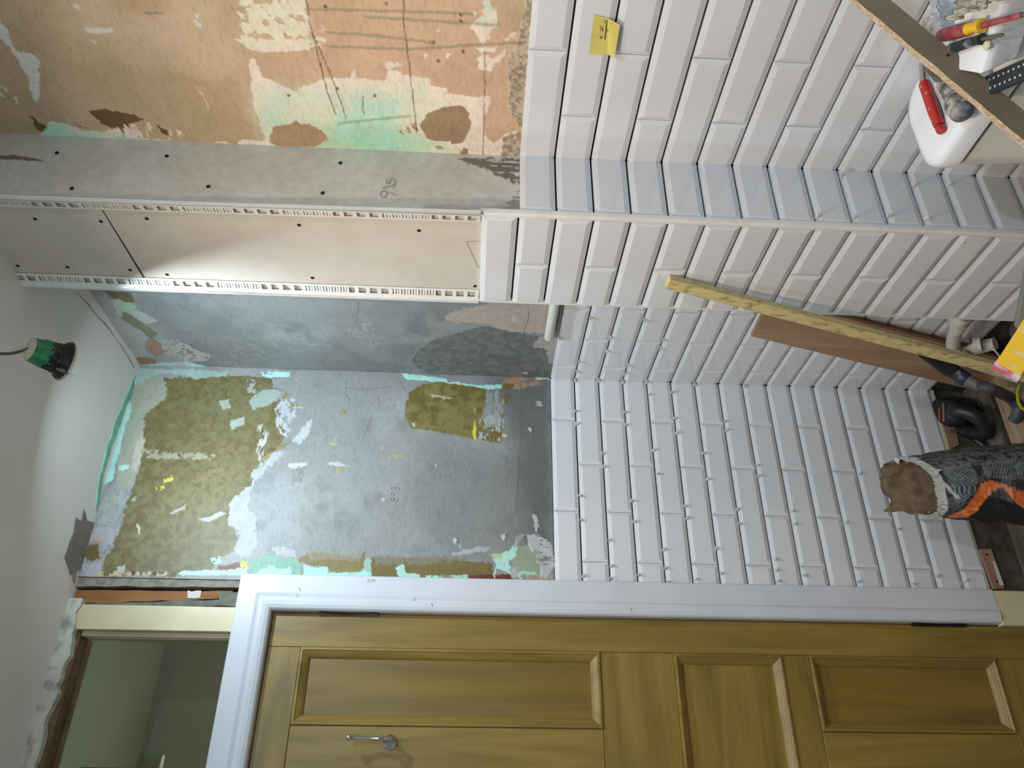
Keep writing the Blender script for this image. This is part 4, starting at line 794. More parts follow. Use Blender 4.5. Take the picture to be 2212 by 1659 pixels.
# ================================================================== LEANING TIMBER
ply = thing('plywood_offcut', (-.02, -.25, FL), 'brown plywood offcut leaning on the alcove tiles behind the batten', 'board')
q = [(-.297, .693), (-.475, .700), (-.245, FL), (-.070, FL)]
bm = NB(); prism(bm, [Vector((-.006 - (0.0 if z > 0 else .022), y, z)) for y, z in q], (-.011, 0, 0)); mesh_obj('sheet', bm, wood('ply_brown', (150, 116, 88), (178, 144, 114), 2, 5, .8), ply)
T = at(0, BX - .004, 1444, 598); F = Vector((-.285, -.478, FL))
bt = thing('batten', F, 'long paint-spattered cream wooden batten leaning on the tiled boxing', 'batten')
d = (F - T).normalized(); sd = d.cross(Vector((1, .25, 0))).normalized(); nn = d.cross(sd).normalized()
T2 = T + nn * 0 - Vector((.013, 0, 0))
bm = NB(); obox(bm, (T2 + F) / 2 + Vector((0, 0, .004)), (F - T2) / 2, sd * .0135, nn * .0105); bevel(bm, .0015, 1)
mesh_obj('stick', bm, mat('spattered_batten', (206, 188, 132), .75, (140, 118, 78), 110, (1, 1, .4), lo=.5, hi=.72, bump=.3), bt)
bm = NB(); rnd = random.Random(4)
for k in range(26):
    s = rnd.random() ** .8; p = T2.lerp(F, s)
    for fdir in (-sd * .0136 - nn * rnd.uniform(-.008, .008), nn * -.0106 + sd * rnd.uniform(-.01, .01)):
        if rnd.random() < .6: lathe(bm, p + fdir, fdir, [(-.0005, .004), (.0004, .0035 + .003 * rnd.random())], 8)
mesh_obj('paint_spatter', bm, mat('spatter_white', (222, 216, 196), .7), bt, kind='stuff')

# ================================================================== WASTE TRAP behind the batten
tr_ = thing('waste_trap', (-.08, -.40, FL), 'white plastic waste trap and pipe coming out behind the tiled boxing', 'pipe')
M_TR = mat('dirty_white_plastic', (206, 200, 192), .5, (180, 172, 160), 30)
e0 = at(0, -.06, 2075, 690); e1 = at(0, -.06, 2058, 742)
bm = NB(); lathe(bm, e0 + Vector((0, -.03, .012)), (e1 - e0), [(0, .020), (.02, .020), (.022, .024), (.05, .024), (.052, .020), (.075, .020)], 20); mesh_obj('compression_nut', bm, M_TR, tr_, True)
bm = NB(); tube(bm, spline([e0 + Vector((0, -.03, .01)), e0, e1, at(0, -.07, 2075, 765), at(0, -.08, 2110, 752), at(0, -.09, 2150, 742)], 8), .0175, 16); mesh_obj('elbow', bm, M_TR, tr_, True)
bm = NB(); lathe(bm, at(0, -.085, 2103, 746), at(0, -.09, 2130, 742) - at(0, -.085, 2103, 746), [(0, .021), (.018, .021)], 18); mesh_obj('collar', bm, M_TR, tr_, True)
g0, g1 = at(0, -.10, 2062, 768), at(0, -.13, 2190, 812)
bm = NB(); lathe(bm, g0, g1 - g0, [(0, .012), (.004, .017), (.012, .017), (.014, .020), (.02, .020), (.022, .017), (.028, .0185), ((g1 - g0).length, .0185)], 18); mesh_obj('pipe', bm, M_TR, tr_, True)
bm = NB(); tube(bm, spline([at(0, -.12, 2140, 750), at(0, -.13, 2158, 768), at(0, -.13, 2156, 785)], 6), .0022, 8); mesh_obj('cable_tie', bm, M_PVC, tr_, True)

# ================================================================== ADHESIVE SACK
bc = Vector((-.452, -.300, FL))
sack = thing('adhesive_sack', bc, 'torn-open navy paper sack with an orange band and brown lining', 'sack')
wx = Vector((AX[0].x, AX[0].y, 0)).normalized(); wy = Vector((AX[2].x, AX[2].y, 0)).normalized()     # across and away
nA, nZ = 264, 170; co = []; H = .47
def half(z):   # half width, half depth, lean across
    t = z / H
    return .112 - .020 * t - .022 * t ** 3, .075 - .012 * t - .03 * t ** 3, -.018 * t
rs = np.random.RandomState(11)
for j in range(nZ):
    z = H * j / (nZ - 1); hw, hd, ln = half(z)
    for i in range(nA):
        a = 2 * math.pi * i / nA; ca, sa = math.cos(a), math.sin(a)
        px_ = math.copysign(abs(ca) ** .62, ca); py_ = math.copysign(abs(sa) ** .62, sa)
        co.append((hw * px_ + ln, hd * py_, z))
co = np.array(co)
ang = np.tile(np.arange(nA), nZ) * 2 * math.pi / nA
n1 = fbm(np.cos(ang) * 2.2 + 7, co[:, 2] * 16 + np.sin(ang) * 2.2, 4) - .5; n2 = fbm(np.cos(ang) * 5 + 3, co[:, 2] * 40 + np.sin(ang) * 5, 3) - .5
sw = 1 + .16 * n1 + .06 * n2
loc = np.stack([co[:, 0] * sw, co[:, 1] * (sw + .1 * n1), co[:, 2]], -1)
# the mouth slopes: front lip lower on the far left, back wall stands higher
frontness = -np.sin(ang)
top = .445 - .055 * np.clip(frontness, 0, 1) + .034 * np.cos(ang) + .006 * np.sin(ang * 9) * (frontness < .2)
loc[:, 2] = np.where(loc[:, 2] > 0, loc[:, 2] * top / H, 0) 
Wd = np.array(bc)[None] + loc[:, :1] * np.array(wx)[None] + loc[:, 1:2] * np.array(wy)[None] + loc[:, 2:] * np.array([[0, 0, 1]])
pxs = to_px(Wd); X, Y = pxs[:, 0], pxs[:, 1]
colr = np.tile(np.array(lin((36, 42, 52))), (len(X), 1)); front = frontness > -.25
def lay(mask, rgb, a=1.0):
    m_ = (mask & front)[:, None] * a; colr[:] = colr * (1 - m_) + np.array(lin(rgb)) * m_
q = fbm(ang * 16, co[:, 2] * 110, 4); dust = fbm(ang * 7 + 9, co[:, 2] * 40, 4)
lay(pip([(1950, 940), (2250, 930), (2250, 985), (2060, 1012), (1960, 1030)], X, Y) & (q > .46), (112, 110, 102), .7)
lay(q > .60, (84, 90, 94), .7); lay(dust > .60, (112, 112, 106), .45)
rib = np.sin((X * .55 + Y * .83) * 1.05) > .15
lay(pip([(2032, 1012), (2095, 1000), (2112, 1025), (2108, 1060), (2080, 1090)], X, Y) & rib, (126, 134, 136))
rib2 = np.sin(X * .95 + Y * .2) > .2
lay(pip([(2116, 1000), (2260, 985), (2260, 1040), (2130, 1032)], X, Y) & rib2, (116, 122, 124))
ob = pip([(2040, 1120), (2085, 1098), (2105, 1072), (2119, 1046), (2140, 1037), (2170, 1046), (2260, 1085), (2260, 1135), (2190, 1083), (2170, 1056), (2150, 1057), (2130, 1076), (2110, 1105), (2090, 1117)], X, Y)
lay(ob, (214, 104, 44)); lay(ob & (dust > .57), (226, 150, 110), .8)
lay(pip([(2025, 1030), (2032, 1030), (2078, 1080), (2070, 1084)], X, Y) & (q > .4), (176, 176, 168))
lay(pip([(2108, 1060), (2260, 1110), (2260, 1180), (2090, 1135)], X, Y) & ~ob, (22, 23, 26))
zt = loc[:, 2] / top
lay((zt > .955) & (q > .35), (196, 194, 190)); 
idx = np.arange(nA * nZ).reshape(nZ, nA)
quads = [(int(idx[j, i]), int(idx[j, (i + 1) % nA]), int(idx[j + 1, (i + 1) % nA]), int(idx[j + 1, i])) for j in range(nZ - 1) for i in range(nA)]
def raw_obj(name, co, faces, colors, m, parent, smooth=True):
    me = bpy.data.meshes.new(name); me.from_pydata([tuple(map(float, p)) for p in co], [], faces)
    if colors is not None:
        a_ = me.color_attributes.new('paint', 'FLOAT_COLOR', 'POINT'); a_.data.foreach_set('color', np.concatenate([colors, np.ones((len(colors), 1))], 1).astype(np.float32).ravel())
    me.materials.append(m); me.polygons.foreach_set('use_smooth', [smooth] * len(me.polygons))
    o = bpy.data.objects.new(name, me); COL.objects.link(o); return fin(o, parent)
raw_obj('printed_paper', Wd, quads + [tuple(int(v) for v in idx[0][::-1])], colr, mat('printed_sack', (235, 235, 235), .55, (255, 255, 255), 70, attr='paint', bump=.3, bscale=90), sack)
# brown inner lining: inside surface that rises above the lip at the back and folds forward at the left
li = []; fc = []; nz2 = 26
for j in range(nz2):
    t = j / (nz2 - 1)
    for i in range(nA):
        a = 2 * math.pi * i / nA; b_ = idx[nZ - 1, i]
        base = Wd[b_]; ctr = np.array([bc.x, bc.y, base[2]])
        back = max(0., math.sin(a)) ** .6; left = max(0., -math.cos(a))
        rise = -.17 + t * (.17 + .05 * back + .011 * math.sin(a * 6) * back + .003 * math.sin(a * 17) * back + .03 * left * back)
        wob = .004 * math.sin(a * 11 + t * 9) + .006 * math.sin(a * 5 + t * 4) * back
        inw = .035 + .10 * (1 - t) if t < .7 else .035 + .5 * (t - .7) * (.35 + .5 * math.sin(a * 5 + 1))
        p = base + (ctr - base) * (inw + wob * 4) + np.array([0, 0, rise]) + np.array(wx) * (-.022 * max(0, rise) / .07)
        li.append(p)
for j in range(nz2 - 1):
    for i in range(nA):
        if j > nz2 * .72 and math.sin(2 * math.pi * (i + .5) / nA) < -.12: continue
        fc.append((j * nA + i, j * nA + (i + 1) % nA, (j + 1) * nA + (i + 1) % nA, (j + 1) * nA + i))
fc.append(tuple(range(nA)))
raw_obj('brown_lining', li, fc, None, mat('kraft_brown', (142, 120, 96), .8, (108, 88, 66), 35, bump=.4, bscale=60), sack)
# torn white paper edge folded over the front lip and scraps on the rim
bm = NB(); rnd = random.Random(8); prevp = None
ringi = [i for i in range(nA) if math.sin(2 * math.pi * i / nA) < .25]
i0 = min(range(nA), key=lambda i: abs(2 * math.pi * i / nA - math.pi * .95)); seq = [(i0 + k) % nA for k in range(int(nA * .62))]
up_, dn_ = [], []
for k, i in enumerate(seq):
    p = Vector(Wd[idx[nZ - 1, i]]); c0 = Vector((bc.x, bc.y, p.z)); o_ = (p - c0).normalized()
    s = k / len(seq); h = (.010 + .052 * math.sin(math.pi * min(1, s * 1.1))) + rnd.uniform(-.003, .003)
    up_.append(p + o_ * .001 + Vector((0, 0, .006 + rnd.uniform(-.003, .004)))); dn_.append(p + o_ * (.006 + rnd.uniform(0, .004)) - Vector((0, 0, h)))
A_ = [bm.verts.new(p) for p in up_]; B_ = [bm.verts.new(p) for p in dn_]
for k in range(len(seq) - 1): bm.faces.new((A_[k], A_[k + 1], B_[k + 1], B_[k]))
for k in range(16):
    i = seq[rnd.randrange(0, len(seq))] if k % 3 else (i0 + rnd.randrange(-6, 14)) % nA
    p = Vector(Wd[idx[nZ - 1, i]]) + Vector((rnd.uniform(-.012, .012), rnd.uniform(-.012, .012), rnd.uniform(-.035, .012))); d1 = Vector((rnd.uniform(-1, 1), rnd.uniform(-1, 1), rnd.uniform(-.6, 1))).normalized() * rnd.uniform(.006, .014); d2 = d1.cross(Vector((rnd.uniform(-1, 1), 1, rnd.uniform(-1, 1)))).normalized() * rnd.uniform(.003, .007)
    v = [bm.verts.new(p + d1 * a + d2 * b) for a, b in ((-1, 0), (0, -1), (1, .3), (.2, 1))]; bm.faces.new(v)
bmesh.ops.solidify(bm, geom=list(bm.faces), thickness=.0006)
mesh_obj('torn_white_edge', bm, mat('torn_paper', (240, 240, 240), .8, (226, 224, 220), 60), sack)

# ================================================================== POWER TOOL on the floor
tp = at(2, FL, 2098, 893)
jig = thing('jigsaw', tp, 'black and dark blue power tool lying on the floorboards by the alcove corner', 'power tool')
jd = (at(2, FL + .03, 2150, 885) - at(2, FL + .03, 2050, 895)); jd.z = 0; jd.normalize(); js = Vector((-jd.y, jd.x, 0)); uz = Vector((0, 0, 1))
jb = tp + uz * .05
def ring_at(c, ex, ey, n=20, e=.7):
    return [c + ex * math.copysign(abs(math.cos(t)) ** e, math.cos(t)) + ey * math.copysign(abs(math.sin(t)) ** e, math.sin(t)) for t in [2 * math.pi * k / n for k in range(n)]]
bm = NB(); loft(bm, [ring_at(jb + jd * s, js * w_, uz * h_) for s, w_, h_ in ((-.075, .018, .020), (-.070, .030, .034), (-.05, .038, .042), (-.02, .040, .043), (.02, .037, .040), (.045, .032, .034), (.055, .022, .024))]); mesh_obj('motor_body', bm, M_BLACK, jig, True)
bm = NB(); loft(bm, [ring_at(jb + jd * s - js * .004, js * w_, uz * h_) for s, w_, h_ in ((-.100, .014, .014), (-.096, .022, .026), (-.078, .026, .030), (-.070, .026, .030))]); mesh_obj('gear_head', bm, mat('grey_alloy', (120, 126, 130), .4, metal=.7), jig, True)
bm = NB(); tube(bm, spline([jb + jd * .045 + uz * .02, jb + jd * .075 + uz * .035, jb + jd * .10 + uz * .015 - js * .01, jb + jd * .105 - js * .035 - uz * .01, jb + jd * .085 - js * .055 - uz * .02, jb + jd * .03 - js * .045 - uz * .015], 8), [.017, .017, .017, .016, .015, .014] and .016, 14); mesh_obj('handle', bm, M_BLACK, jig, True)
bm = NB(); obox(bm, jb - js * .047 - jd * .02 + uz * .0, jd * .055, js * .002, uz * .030); bevel(bm, .0015, 1); mesh_obj('base_plate', bm, mat('blue_grey_metal', (96, 112, 136), .4, metal=.5), jig)
for s, c in ((-.012, (168, 54, 48)), (.020, (176, 66, 40))):
    bm = NB(); obox(bm, jb + jd * s + uz * .0425 - js * .006, jd * .0022, js * .016, uz * .0016); mesh_obj('red_stripe', bm, mat('red_mark_%d' % c[1], c, .5), jig)
for s in (-.045, .035):
    bm = NB(); obox(bm, jb + jd * s + uz * .042 - js * .002, jd * .0016, js * .022, uz * .0016); mesh_obj('grey_seam', bm, mat('seam_grey', (120, 130, 138), .4), jig)
bm = NB(); obox(bm, jb - jd * .055 - js * .050 + uz * .02, jd * .014, js * .010, uz * .012); bevel(bm, .002, 2); mesh_obj('front_shield', bm, mat('frosted_shield', (150, 166, 190), .35, alpha=.8), jig)
jig.scale = (1.28, 1.28, 1.28)
bm = NB(); tube(bm, spline([jb - js * .045 + jd * .03, at(2, FL + .012, 2120, 948), at(2, FL + .008, 2132, 975), at(2, FL + .006, 2150, 1010)], 7), .0065, 10); mesh_obj('power_cord', bm, M_BLACK, jig, True)

# ================================================================== VACUUM NOZZLE leaning on the plywood
nz = thing('crevice_nozzle', at(2, FL, 2165, 850), 'black crevice nozzle on a grey wand end leaning on the plywood offcut', 'vacuum nozzle')
p0, p1, p2, p3 = at(0, -.045, 1985, 763), at(0, -.085, 2060, 803), at(0, -.11, 2082, 817), at(0, -.14, 2112, 832)
dd = (p2 - p0).normalized(); sa = dd.cross(Vector((1, 0, 0))).normalized(); sb = dd.cross(sa).normalized()
bm = NB(); loft(bm, [ring_at(p0.lerp(p1, t), sa * w_, sb * .011, 18, .8) for t, w_ in ((0, .002), (.25, .010), (.6, .020), (.85, .026), (1, .024))] + [ring_at(p2, sa * .019, sb * .019, 18, 1)]); mesh_obj('nozzle', bm, M_BLACK, nz, True)
bm = NB(); lathe(bm, p1.lerp(p2, .7), p2 - p1, [(0, .0205), (.016, .0215), (.02, .019)], 18); mesh_obj('collar', bm, M_NAVY, nz, True)
bm = NB(); lathe(bm, p2, p3 - p2, [(0, .0165), ((p3 - p2).length + .012, .0175)], 18); mesh_obj('wand_end', bm, mat('dusty_grey', (112, 106, 98), .7, (84, 78, 72), 50), nz, True)
bm = NB(); tube(bm, spline([p3, at(0, -.165, 2145, 842), at(2, FL + .02, 2185, 862), at(2, FL + .02, 2200, 885), at(2, FL + .02, 2190, 908)], 8), .016, 14); mesh_obj('curved_tube', bm, mat('dark_grey_hose', (58, 60, 64), .5, (84, 88, 94), 30), nz, True)

# ================================================================== SPIRIT LEVEL, POLE, WIRE by the boxing
le = deep(2178, 800, 1.66); lf = deep(2420, 440, 1.30)
lv = thing('spirit_level', le, 'yellow spirit level with a pink end cap, smeared with adhesive', 'spirit level')
ld_ = (lf - le).normalized(); lu = ld_.cross(Vector((0, 0, 1))).normalized(); lw = lu.cross(ld_).normalized()
lw, lu = (lw * .75 + lu * .66).normalized(), (lu * .75 - lw * .66).normalized()
bm = NB(); obox(bm, le.lerp(lf, .5) + ld_ * .012, (lf - le) / 2, lu * .027, lw * .012); bevel(bm, .002, 1)
mesh_obj('bar', bm, mat('level_yellow', (240, 196, 56), .5, (222, 206, 150), 40, (1, 1, 1), lo=.52, hi=.68), lv)
for s in (-.017, -.005, .007, .019):
    bm = NB(); obox(bm, le.lerp(lf, .5) + ld_ * .012 + lu * s - lw * .0125, (lf - le) / 2 * .98, lu * .0012, lw * .0008); mesh_obj('groove', bm, mat('level_groove', (196, 146, 34), .6), lv)
bm = NB(); obox(bm, le + ld_ * .004, ld_ * .011, lu * .029, lw * .0145); bevel(bm, .003, 2); mesh_obj('end_cap', bm, mat('pink_rubber', (190, 96, 120), .6, (226, 214, 214), 45, lo=.42, hi=.6), lv, True)
pf = at(2, FL, 2200, 728); pt_ = deep(2150, 560, 1.55)
po = thing('metal_pole', pf, 'grey metal pole with a black rubber foot beside the tiled boxing', 'pole')
pf = deep(2203, 712, 1.62); pt_ = deep(2232, 560, 1.46); pd = (pt_ - pf).normalized()
bm = NB(); lathe(bm, pf - pd * .018, pd, [(0, .010), (.003, .0165), (.012, .018), (.034, .016), (.036, .012)], 18); mesh_obj('rubber_foot', bm, M_BLACK, po, True)
bm = NB(); lathe(bm, pf + pd * .010, pd, [(0, .0125), (.75, .0125)], 16); mesh_obj('tube', bm, mat('dull_aluminium', (150, 150, 146), .45, metal=.6), po, True)
wr = [at(2, FL + .10, 2203, 832), at(2, FL + .09, 2198, 850), at(2, FL + .07, 2206, 880), at(2, FL + .03, 2240, 890), at(2, FL + .005, 2290, 870)]
bm = NB(); tube(bm, spline(wr, 8), .0042, 8); o = mesh_obj('earth_wire', bm, mat('yellow_green_wire', (196, 190, 40), .4, (120, 140, 40), 60), None, True, label='loop of yellow and green earth wire on the floor beside the batten', cat='wire')

# ================================================================== TOILET with its cistern against the right wall
LZ = .655
wc = thing('toilet', (-.30, -1.28, FL), 'white close-coupled toilet whose cistern lid carries dirty tools', 'toilet')
cy0, cy1 = -1.10, -1.475; cyc = (cy0 + cy1) / 2; cxc = -.108
def lidring(z, g, r=.05): return [(x, y_, z) for x, y_ in rrect(cxc, cyc, .100 + g, (cy0 - cy1) / 2 + g, r)]
bm = NB(); loft(bm, [lidring(LZ - .045, -.006), lidring(LZ - .042, -.001), lidring(LZ - .014, .0), lidring(LZ - .005, -.004), lidring(LZ - .001, -.012), lidring(LZ, -.022, .04)]); mesh_obj('cistern_lid', bm, M_CERAM, wc, True)
bm = NB(); loft(bm, [lidring(LZ - .0445, -.011), lidring(LZ - .0525, -.011)], cap=(False, False)); mesh_obj('lid_gap', bm, M_SCREW, wc)
bm = NB(); loft(bm, [lidring(.27, -.030, .045), lidring(.29, -.018, .045), lidring(.45, -.010), lidring(LZ - .0515, -.006)]); mesh_obj('cistern', bm, M_CERAMD, wc, True)
def oval(z, cx, hl, hw, n=32): return [(cx + hl * math.cos(2 * math.pi * k / n) * (1 if math.cos(2 * math.pi * k / n) < 0 else .8), cyc + hw * math.sin(2 * math.pi * k / n), z) for k in range(n)]
bm = NB(); loft(bm, [oval(FL, -.35, .16, .10), oval(FL + .05, -.35, .15, .095), oval(.10, -.36, .155, .11), oval(.22, -.385, .17, .15), oval(.285, -.39, .175, .158), oval(.295, -.39, .17, .154)]); mesh_obj('pan', bm, M_CERAMD, wc, True)
bm = NB(); loft(bm, [oval(.296, -.39, .175, .16), oval(.312, -.39, .175, .16), oval(.318, -.39, .168, .152)]); mesh_obj('seat_lid', bm, M_CERAM, wc, True)
bm = NB(); box(bm, (-.24, cyc - .1, .1), (-.012, cyc + .1, .28)); bevel(bm, .02, 3); mesh_obj('pan_neck', bm, M_CERAMD, wc, True)

# tools on the lid
def lidpt(x, y, h=0): return at(2, LZ + h, x, y)
M_RED = mat('red_handle', (178, 40, 36), .4, (214, 150, 142), 70, lo=.58, hi=.7)
kn = thing('utility_knife', lidpt(2015, 235), 'red-handled knife with a steel blade on the cistern lid', 'knife')
k0, k1, k2 = lidpt(2033, 282, .009), lidpt(1996, 180, .009), lidpt(1988, 130, .012)
dk = (k1 - k0).normalized(); sk = dk.cross(Vector((0, 0, 1))).normalized()
bm = NB(); loft(bm, [ring_at(k0 + dk * s, sk * w_, Vector((0, 0, h_)), 14, .7) for s, w_, h_ in ((0.012, .008, .007), (.016, .0092, .008), (.05, .0102, .009), ((k1 - k0).length, .0095, .008))]); mesh_obj('handle', bm, M_RED, kn, True)
bm = NB(); lathe(bm, k0 - dk * .002, dk, [(0, .0075), (.010, .0085)], 14); mesh_obj('butt_cap', bm, M_RED, kn, True)
bm = NB(); lathe(bm, k0 + dk * .007, dk, [(0, .0065), (.007, .0065)], 14); mesh_obj('black_ring', bm, M_BLACK, kn, True)
bm = NB(); loft(bm, [ring_at(k1.lerp(k2, t), sk * w_, Vector((0, 0, h_)), 12, .8) for t, w_, h_ in ((-.02, .0075, .0075), (.2, .0065, .006), (.6, .0075, .003), (.85, .006, .0018), (1, .002, .001))]); mesh_obj('steel_blade', bm, M_CHROME, kn, True)
bm = NB(); tube(bm, spline([k0 + dk * .02 - sk * -.012, k0 + dk * .055 + sk * .014, k0 + dk * .085 + sk * .010], 5), .0016, 6); mesh_obj('belt_clip', bm, M_STEEL, kn, True)
M_MORT = mat('dried_mortar', (176, 172, 162), .9, (92, 90, 88), 75, bump=.8, bscale=90, lo=.42, hi=.6)
tw = thing('margin_trowel', lidpt(2060, 220), 'margin trowel with a bulbous handle caked in grey mortar on the cistern lid', 'trowel')
t0, t1, t2 = lidpt(2078, 240, .020), lidpt(2035, 178, .016), lidpt(2000, 138, .014)
dt = (t1 - t0).normalized(); st_ = dt.cross(Vector((0, 0, 1))).normalized(); Lh = (t1 - t0).length
bm = NB(); lathe(bm, t0 - dt * .012, dt, [(0, .008), (.004, .015), (.012, .0195), (.024, .0205), (.04, .0185), (.058, .014), (Lh + .006, .0115), (Lh + .012, .009)], 20); mesh_obj('handle', bm, M_MORT, tw, True)
bm = NB(); lathe(bm, t0 - dt * .0135, dt, [(0, .004), (.003, .013), (.010, .0188), (.013, .019)], 20); mesh_obj('blue_grip_end', bm, mat('grip_blue_dusty', (62, 66, 96), .6, (150, 146, 140), 50), tw, True)
bm = NB(); tube(bm, spline([t1, t1.lerp(t2, .4) + Vector((0, 0, .006)), t2], 6), .0045, 10); mesh_obj('tang', bm, mat('rusty_steel', (120, 112, 96), .5, metal=.6), tw, True)
b0 = lidpt(2024, 168, .006); b1 = lidpt(1995, 118, .006); db = (b1 - b0).normalized(); sbv = db.cross(Vector((0, 0, 1))).normalized()
bm = NB(); obox(bm, b0.lerp(b1, .7) + sbv * .010, (b1 - b0) * .75, sbv * .019, Vector((0, 0, .0009))); mesh_obj('steel_blade', bm, M_CHROME, tw)

# plank lying across: rests on the right wall, the cistern lid's edge and the floor
pw = at(0, -.012, 1800, -52); pl_ = at(2, LZ + .004, 2128, 222)
dpl = (pl_ - pw).normalized(); end = pw + dpl * ((FL - pw.z) / dpl.z)
pk = thing('chipboard_strip', end, 'brown-faced chipboard strip with a ragged edge leaning across the toilet cistern', 'plank')
vd = ray(2060, 130).normalized(); s1 = dpl.cross(vd).normalized(); s2 = s1.cross(dpl).normalized()
s1, s2 = (s1 * .87 + s2 * .5).normalized(), (s2 * .87 - s1 * .5).normalized()
n = 90; bm = NB(); rings = []; rnd = random.Random(2); W_, T_ = .0175, .008
for k in range(n + 1):
    c = pw.lerp(end, k / n) - s2 * .012
    e = lambda a: rnd.uniform(-a, a)
    rings.append([c + s1 * W_ + s2 * T_, c + s1 * W_ - s2 * T_, c - s1 * (W_ + e(.0007)) - s2 * (T_ + e(.0003)), c - s1 * (W_ + e(.001)) + s2 * T_])
R_ = loft(bm, rings)
for f in bm.faces:
    cn = f.calc_center_median(); t = max(0, min(1, (cn - pw).dot(dpl) / (end - pw).length)); c = pw + dpl * (end - pw).length * t - s2 * .012
    if (cn - c).dot(s1) < -W_ * .8: f.material_index = 1
mesh_obj('strip', bm, [mat('mdf_brown_face', (124, 111, 92), .6, (112, 99, 80), 12), mat('chipboard_edge', (218, 200, 174), .9, (178, 150, 122), 160, bump=.8, bscale=140)], pk)
for p in ((2048, 119), (2145, 191)):
    v = ray(*p); t = ((pw - s2 * (.012 + T_)) - CAM).dot(s2) / v.dot(s2); bm = NB(); lathe(bm, CAM + v * t + s2 * .0006, -s2, [(0, .0025), (.0009, .0025)], 10); mesh_obj('screw_hole', bm, M_SCREW, pk)

# upturned white tub on the near end of the lid with more tools
tb = thing('white_tub', lidpt(2130, 80), 'upturned glossy white plastic tub on the near end of the cistern lid', 'tub')
hT = .055
tc0 = at(2, LZ + hT, 2118, 160); tc1 = at(2, LZ + hT, 2168, -8)
e1 = (tc1 - tc0); e1.z = 0; e1.normalize(); e2 = Vector((-e1.y, e1.x, 0))
if e2.dot(Vector((1, 0, 0))) < 0: e2 = -e2
tb0 = at(2, LZ + .002, 2198, 124); tbk = at(2, LZ + hT, 2062, 120)
def tring(c, ln, dp): return [c, c + e1 * ln, c + e1 * ln + e2 * dp, c + e2 * dp]
bm = NB(); loft(bm, [tring(tb0, .26, .155), tring(tb0.lerp(tc0, .8) - e2 * .004, .25, .13), tring(tc0, .24, .115)]); bevel(bm, .003, 3); mesh_obj('shell', bm, M_CERAM, tb, True)
ds = thing('dotted_strip', at(2, LZ + .01, 2160, 165), 'black perforated plastic strip speckled with white, below the white tub', 'strip')
a_, b_ = at(2, LZ + .006, 2124, 190), at(2, LZ + .006, 2230, 144); ds_d = (b_ - a_).normalized(); ds_s = ds_d.cross(Vector((0, 0, 1))).normalized()
if ds_s.dot(ray(2160, 165)) > 0: ds_s = -ds_s
bm = NB(); obox(bm, (a_ + b_) / 2 + ds_d * .05 , (b_ - a_) / 2 + ds_d * .05, ds_s * .016, Vector((0, 0, .004))); bevel(bm, .001, 1); mesh_obj('strip', bm, mat('charcoal_plastic', (44, 50, 54), .6), ds)
bm = NB()
for k in range(9):
    for r_ in (-.007, .007):
        c = a_ + ds_d * (.008 + .0115 * k + (.005 if r_ > 0 else 0)) + ds_s * r_ + Vector((0, 0, .004)); lathe(bm, c, (0, 0, 1), [(0, .0021), (.0005, .0019)], 8)
mesh_obj('white_dots', bm, mat('dot_white', (200, 204, 200), .6), ds, kind='stuff')
def tubpt(x, y, h=0): return at(2, LZ + hT + h, x, y)
sd_ = thing('insulated_screwdriver', tubpt(2080, 70), 'red and yellow insulated screwdriver lying on the white tub', 'screwdriver')
q0, q1, q2, q3 = tubpt(2030, 78, .012), tubpt(2092, 62, .012), tubpt(2122, 55, .011), tubpt(2208, 32, .006)
dq = q1 - q0
bm = NB(); lathe(bm, q0, dq, [(0, .006), (.003, .009), (.008, .0105), (dq.length * .6, .0112), (dq.length, .0105)], 18); mesh_obj('red_grip', bm, mat('dusty_red', (142, 46, 58), .5, (166, 90, 96), 50), sd_, True)
bm = NB(); lathe(bm, q0 - dq.normalized() * .004, dq, [(0, .005), (.004, .0075)], 14); mesh_obj('yellow_butt', bm, mat('tool_yellow', (230, 186, 40), .45), sd_, True)
bm = NB(); lathe(bm, q1, q2 - q1, [(0, .0098), (.006, .0085), ((q2 - q1).length * .7, .0075), ((q2 - q1).length * .8, .0105), ((q2 - q1).length, .0098)], 18); mesh_obj('yellow_collar', bm, mat('tool_yellow', (230, 186, 40)), sd_, True)
bm = NB(); lathe(bm, q2, q3 - q2, [(0, .0048), ((q3 - q2).length, .0042)], 12); mesh_obj('red_shaft', bm, mat('dusty_red', (142, 46, 58)), sd_, True)
bm = NB(); lathe(bm, q3, q3 - q2, [(0, .0034), (.012, .0028), (.02, .0012)], 10); mesh_obj('steel_tip', bm, M_STEEL, sd_, True)
s2_ = thing('black_screwdriver', tubpt(2100, 95), 'short dusty black screwdriver lying beside the red and yellow one', 'screwdriver')
q0, q1, q3 = tubpt(2052, 106, .009), tubpt(2122, 84, .009), tubpt(2168, 75, .005)
bm = NB(); dq = q1 - q0; lathe(bm, q0, dq, [(0, .005), (.003, .008), (dq.length * .5, .0078), (dq.length * .8, .0065), (dq.length, .0085)], 16); mesh_obj('grip', bm, mat('dusty_black', (40, 44, 52), .6, (150, 150, 148), 60, lo=.5, hi=.7), s2_, True)
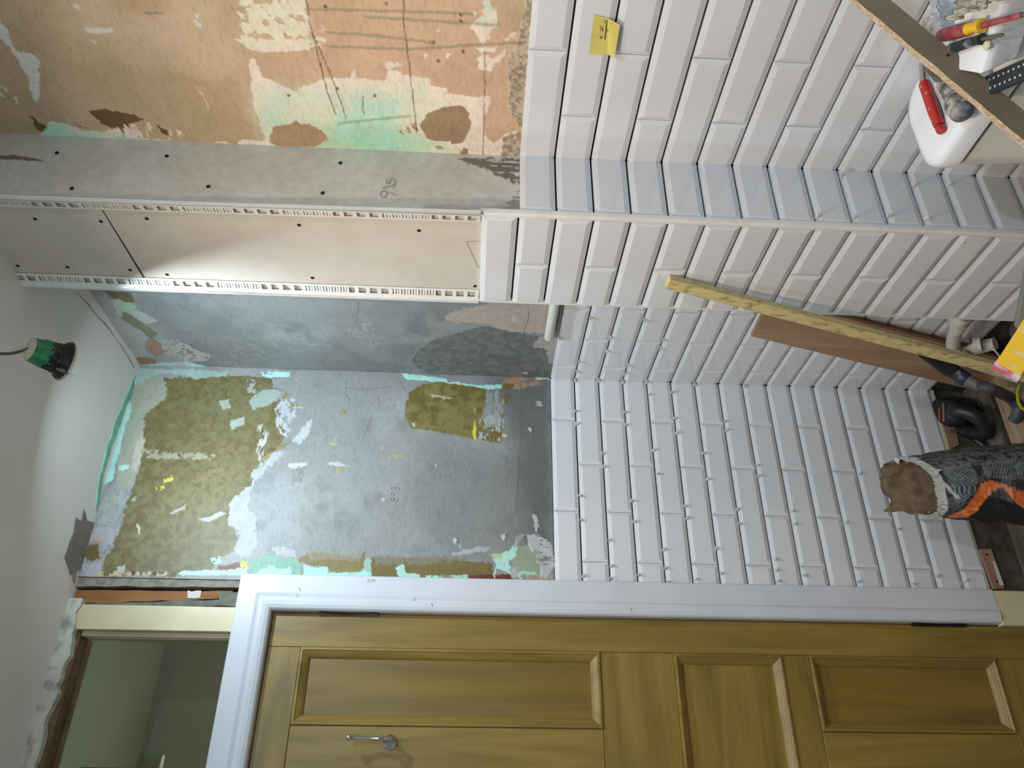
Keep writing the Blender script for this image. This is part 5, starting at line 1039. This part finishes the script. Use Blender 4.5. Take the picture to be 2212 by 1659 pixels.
bm = NB(); lathe(bm, q1, q3 - q1, [(0, .0032), ((q3 - q1).length * .9, .003), ((q3 - q1).length, .0015)], 10); mesh_obj('shaft', bm, mat('rusty_steel', (120, 112, 96)), s2_, True)
gl_ = tubpt(2132, 98, .004); bm = NB(); lathe(bm, gl_ - Vector((0, 0, .004)), (0, 0, 1), [(0, .006), (.004, .0075), (.007, .006), (.008, .002)], 16); mesh_obj('cream_cap', bm, mat('cream_cap', (214, 210, 180), .4), None, True, label='small cream plastic cap beside the black screwdriver tip', cat='cap')

# crumpled clear plastic and a dusty rag behind the tools
def crumple(name, px, h, seed, m, label, cat, th=.0006):
    P = [at(2, LZ + h, *p) for p in px]; n = 26; co = []; fc = []
    for i in range(n):
        for j in range(n):
            u, v = i / (n - 1), j / (n - 1)
            p = P[0].lerp(P[1], u).lerp(P[3].lerp(P[2], u), v); co.append(p)
    co = np.array([tuple(p) for p in co]); uu = np.repeat(np.arange(n), n) / n; vv = np.tile(np.arange(n), n) / n
    nn_ = fbm(uu * 4 + seed, vv * 7 + seed, 4); r_ = np.abs(nn_ - .5) * 2
    co[:, 2] += .035 * (1 - r_) * 1.0 - .02; co[:, 0] += (fbm(uu * 6, vv * 6 + seed, 3) - .5) * .02
    co[:, 0] = np.minimum(co[:, 0], -.008)
    for i in range(n - 1):
        for j in range(n - 1): fc.append((i * n + j, (i + 1) * n + j, (i + 1) * n + j + 1, i * n + j + 1))
    o = raw_obj(name, co, fc, None, m, None, False); o['label'] = label; o['category'] = cat
    return o
crumple('plastic_wrap', [(2003, 92), (2046, 72), (2095, -60), (2032, -60)], .045, 3, mat('cloudy_plastic', (208, 208, 210), .25, (178, 180, 188), 20, alpha=.85), 'crumpled cloudy plastic wrap between the tiles and the tools', 'plastic wrap')
crumple('dust_rag', [(2062, 44), (2122, 24), (2230, -60), (2120, -70)], .085, 9, mat('dusty_rag', (196, 188, 172), .9, (150, 144, 130), 40, bump=.4), 'dusty beige rag behind the red and yellow screwdriver', 'rag')
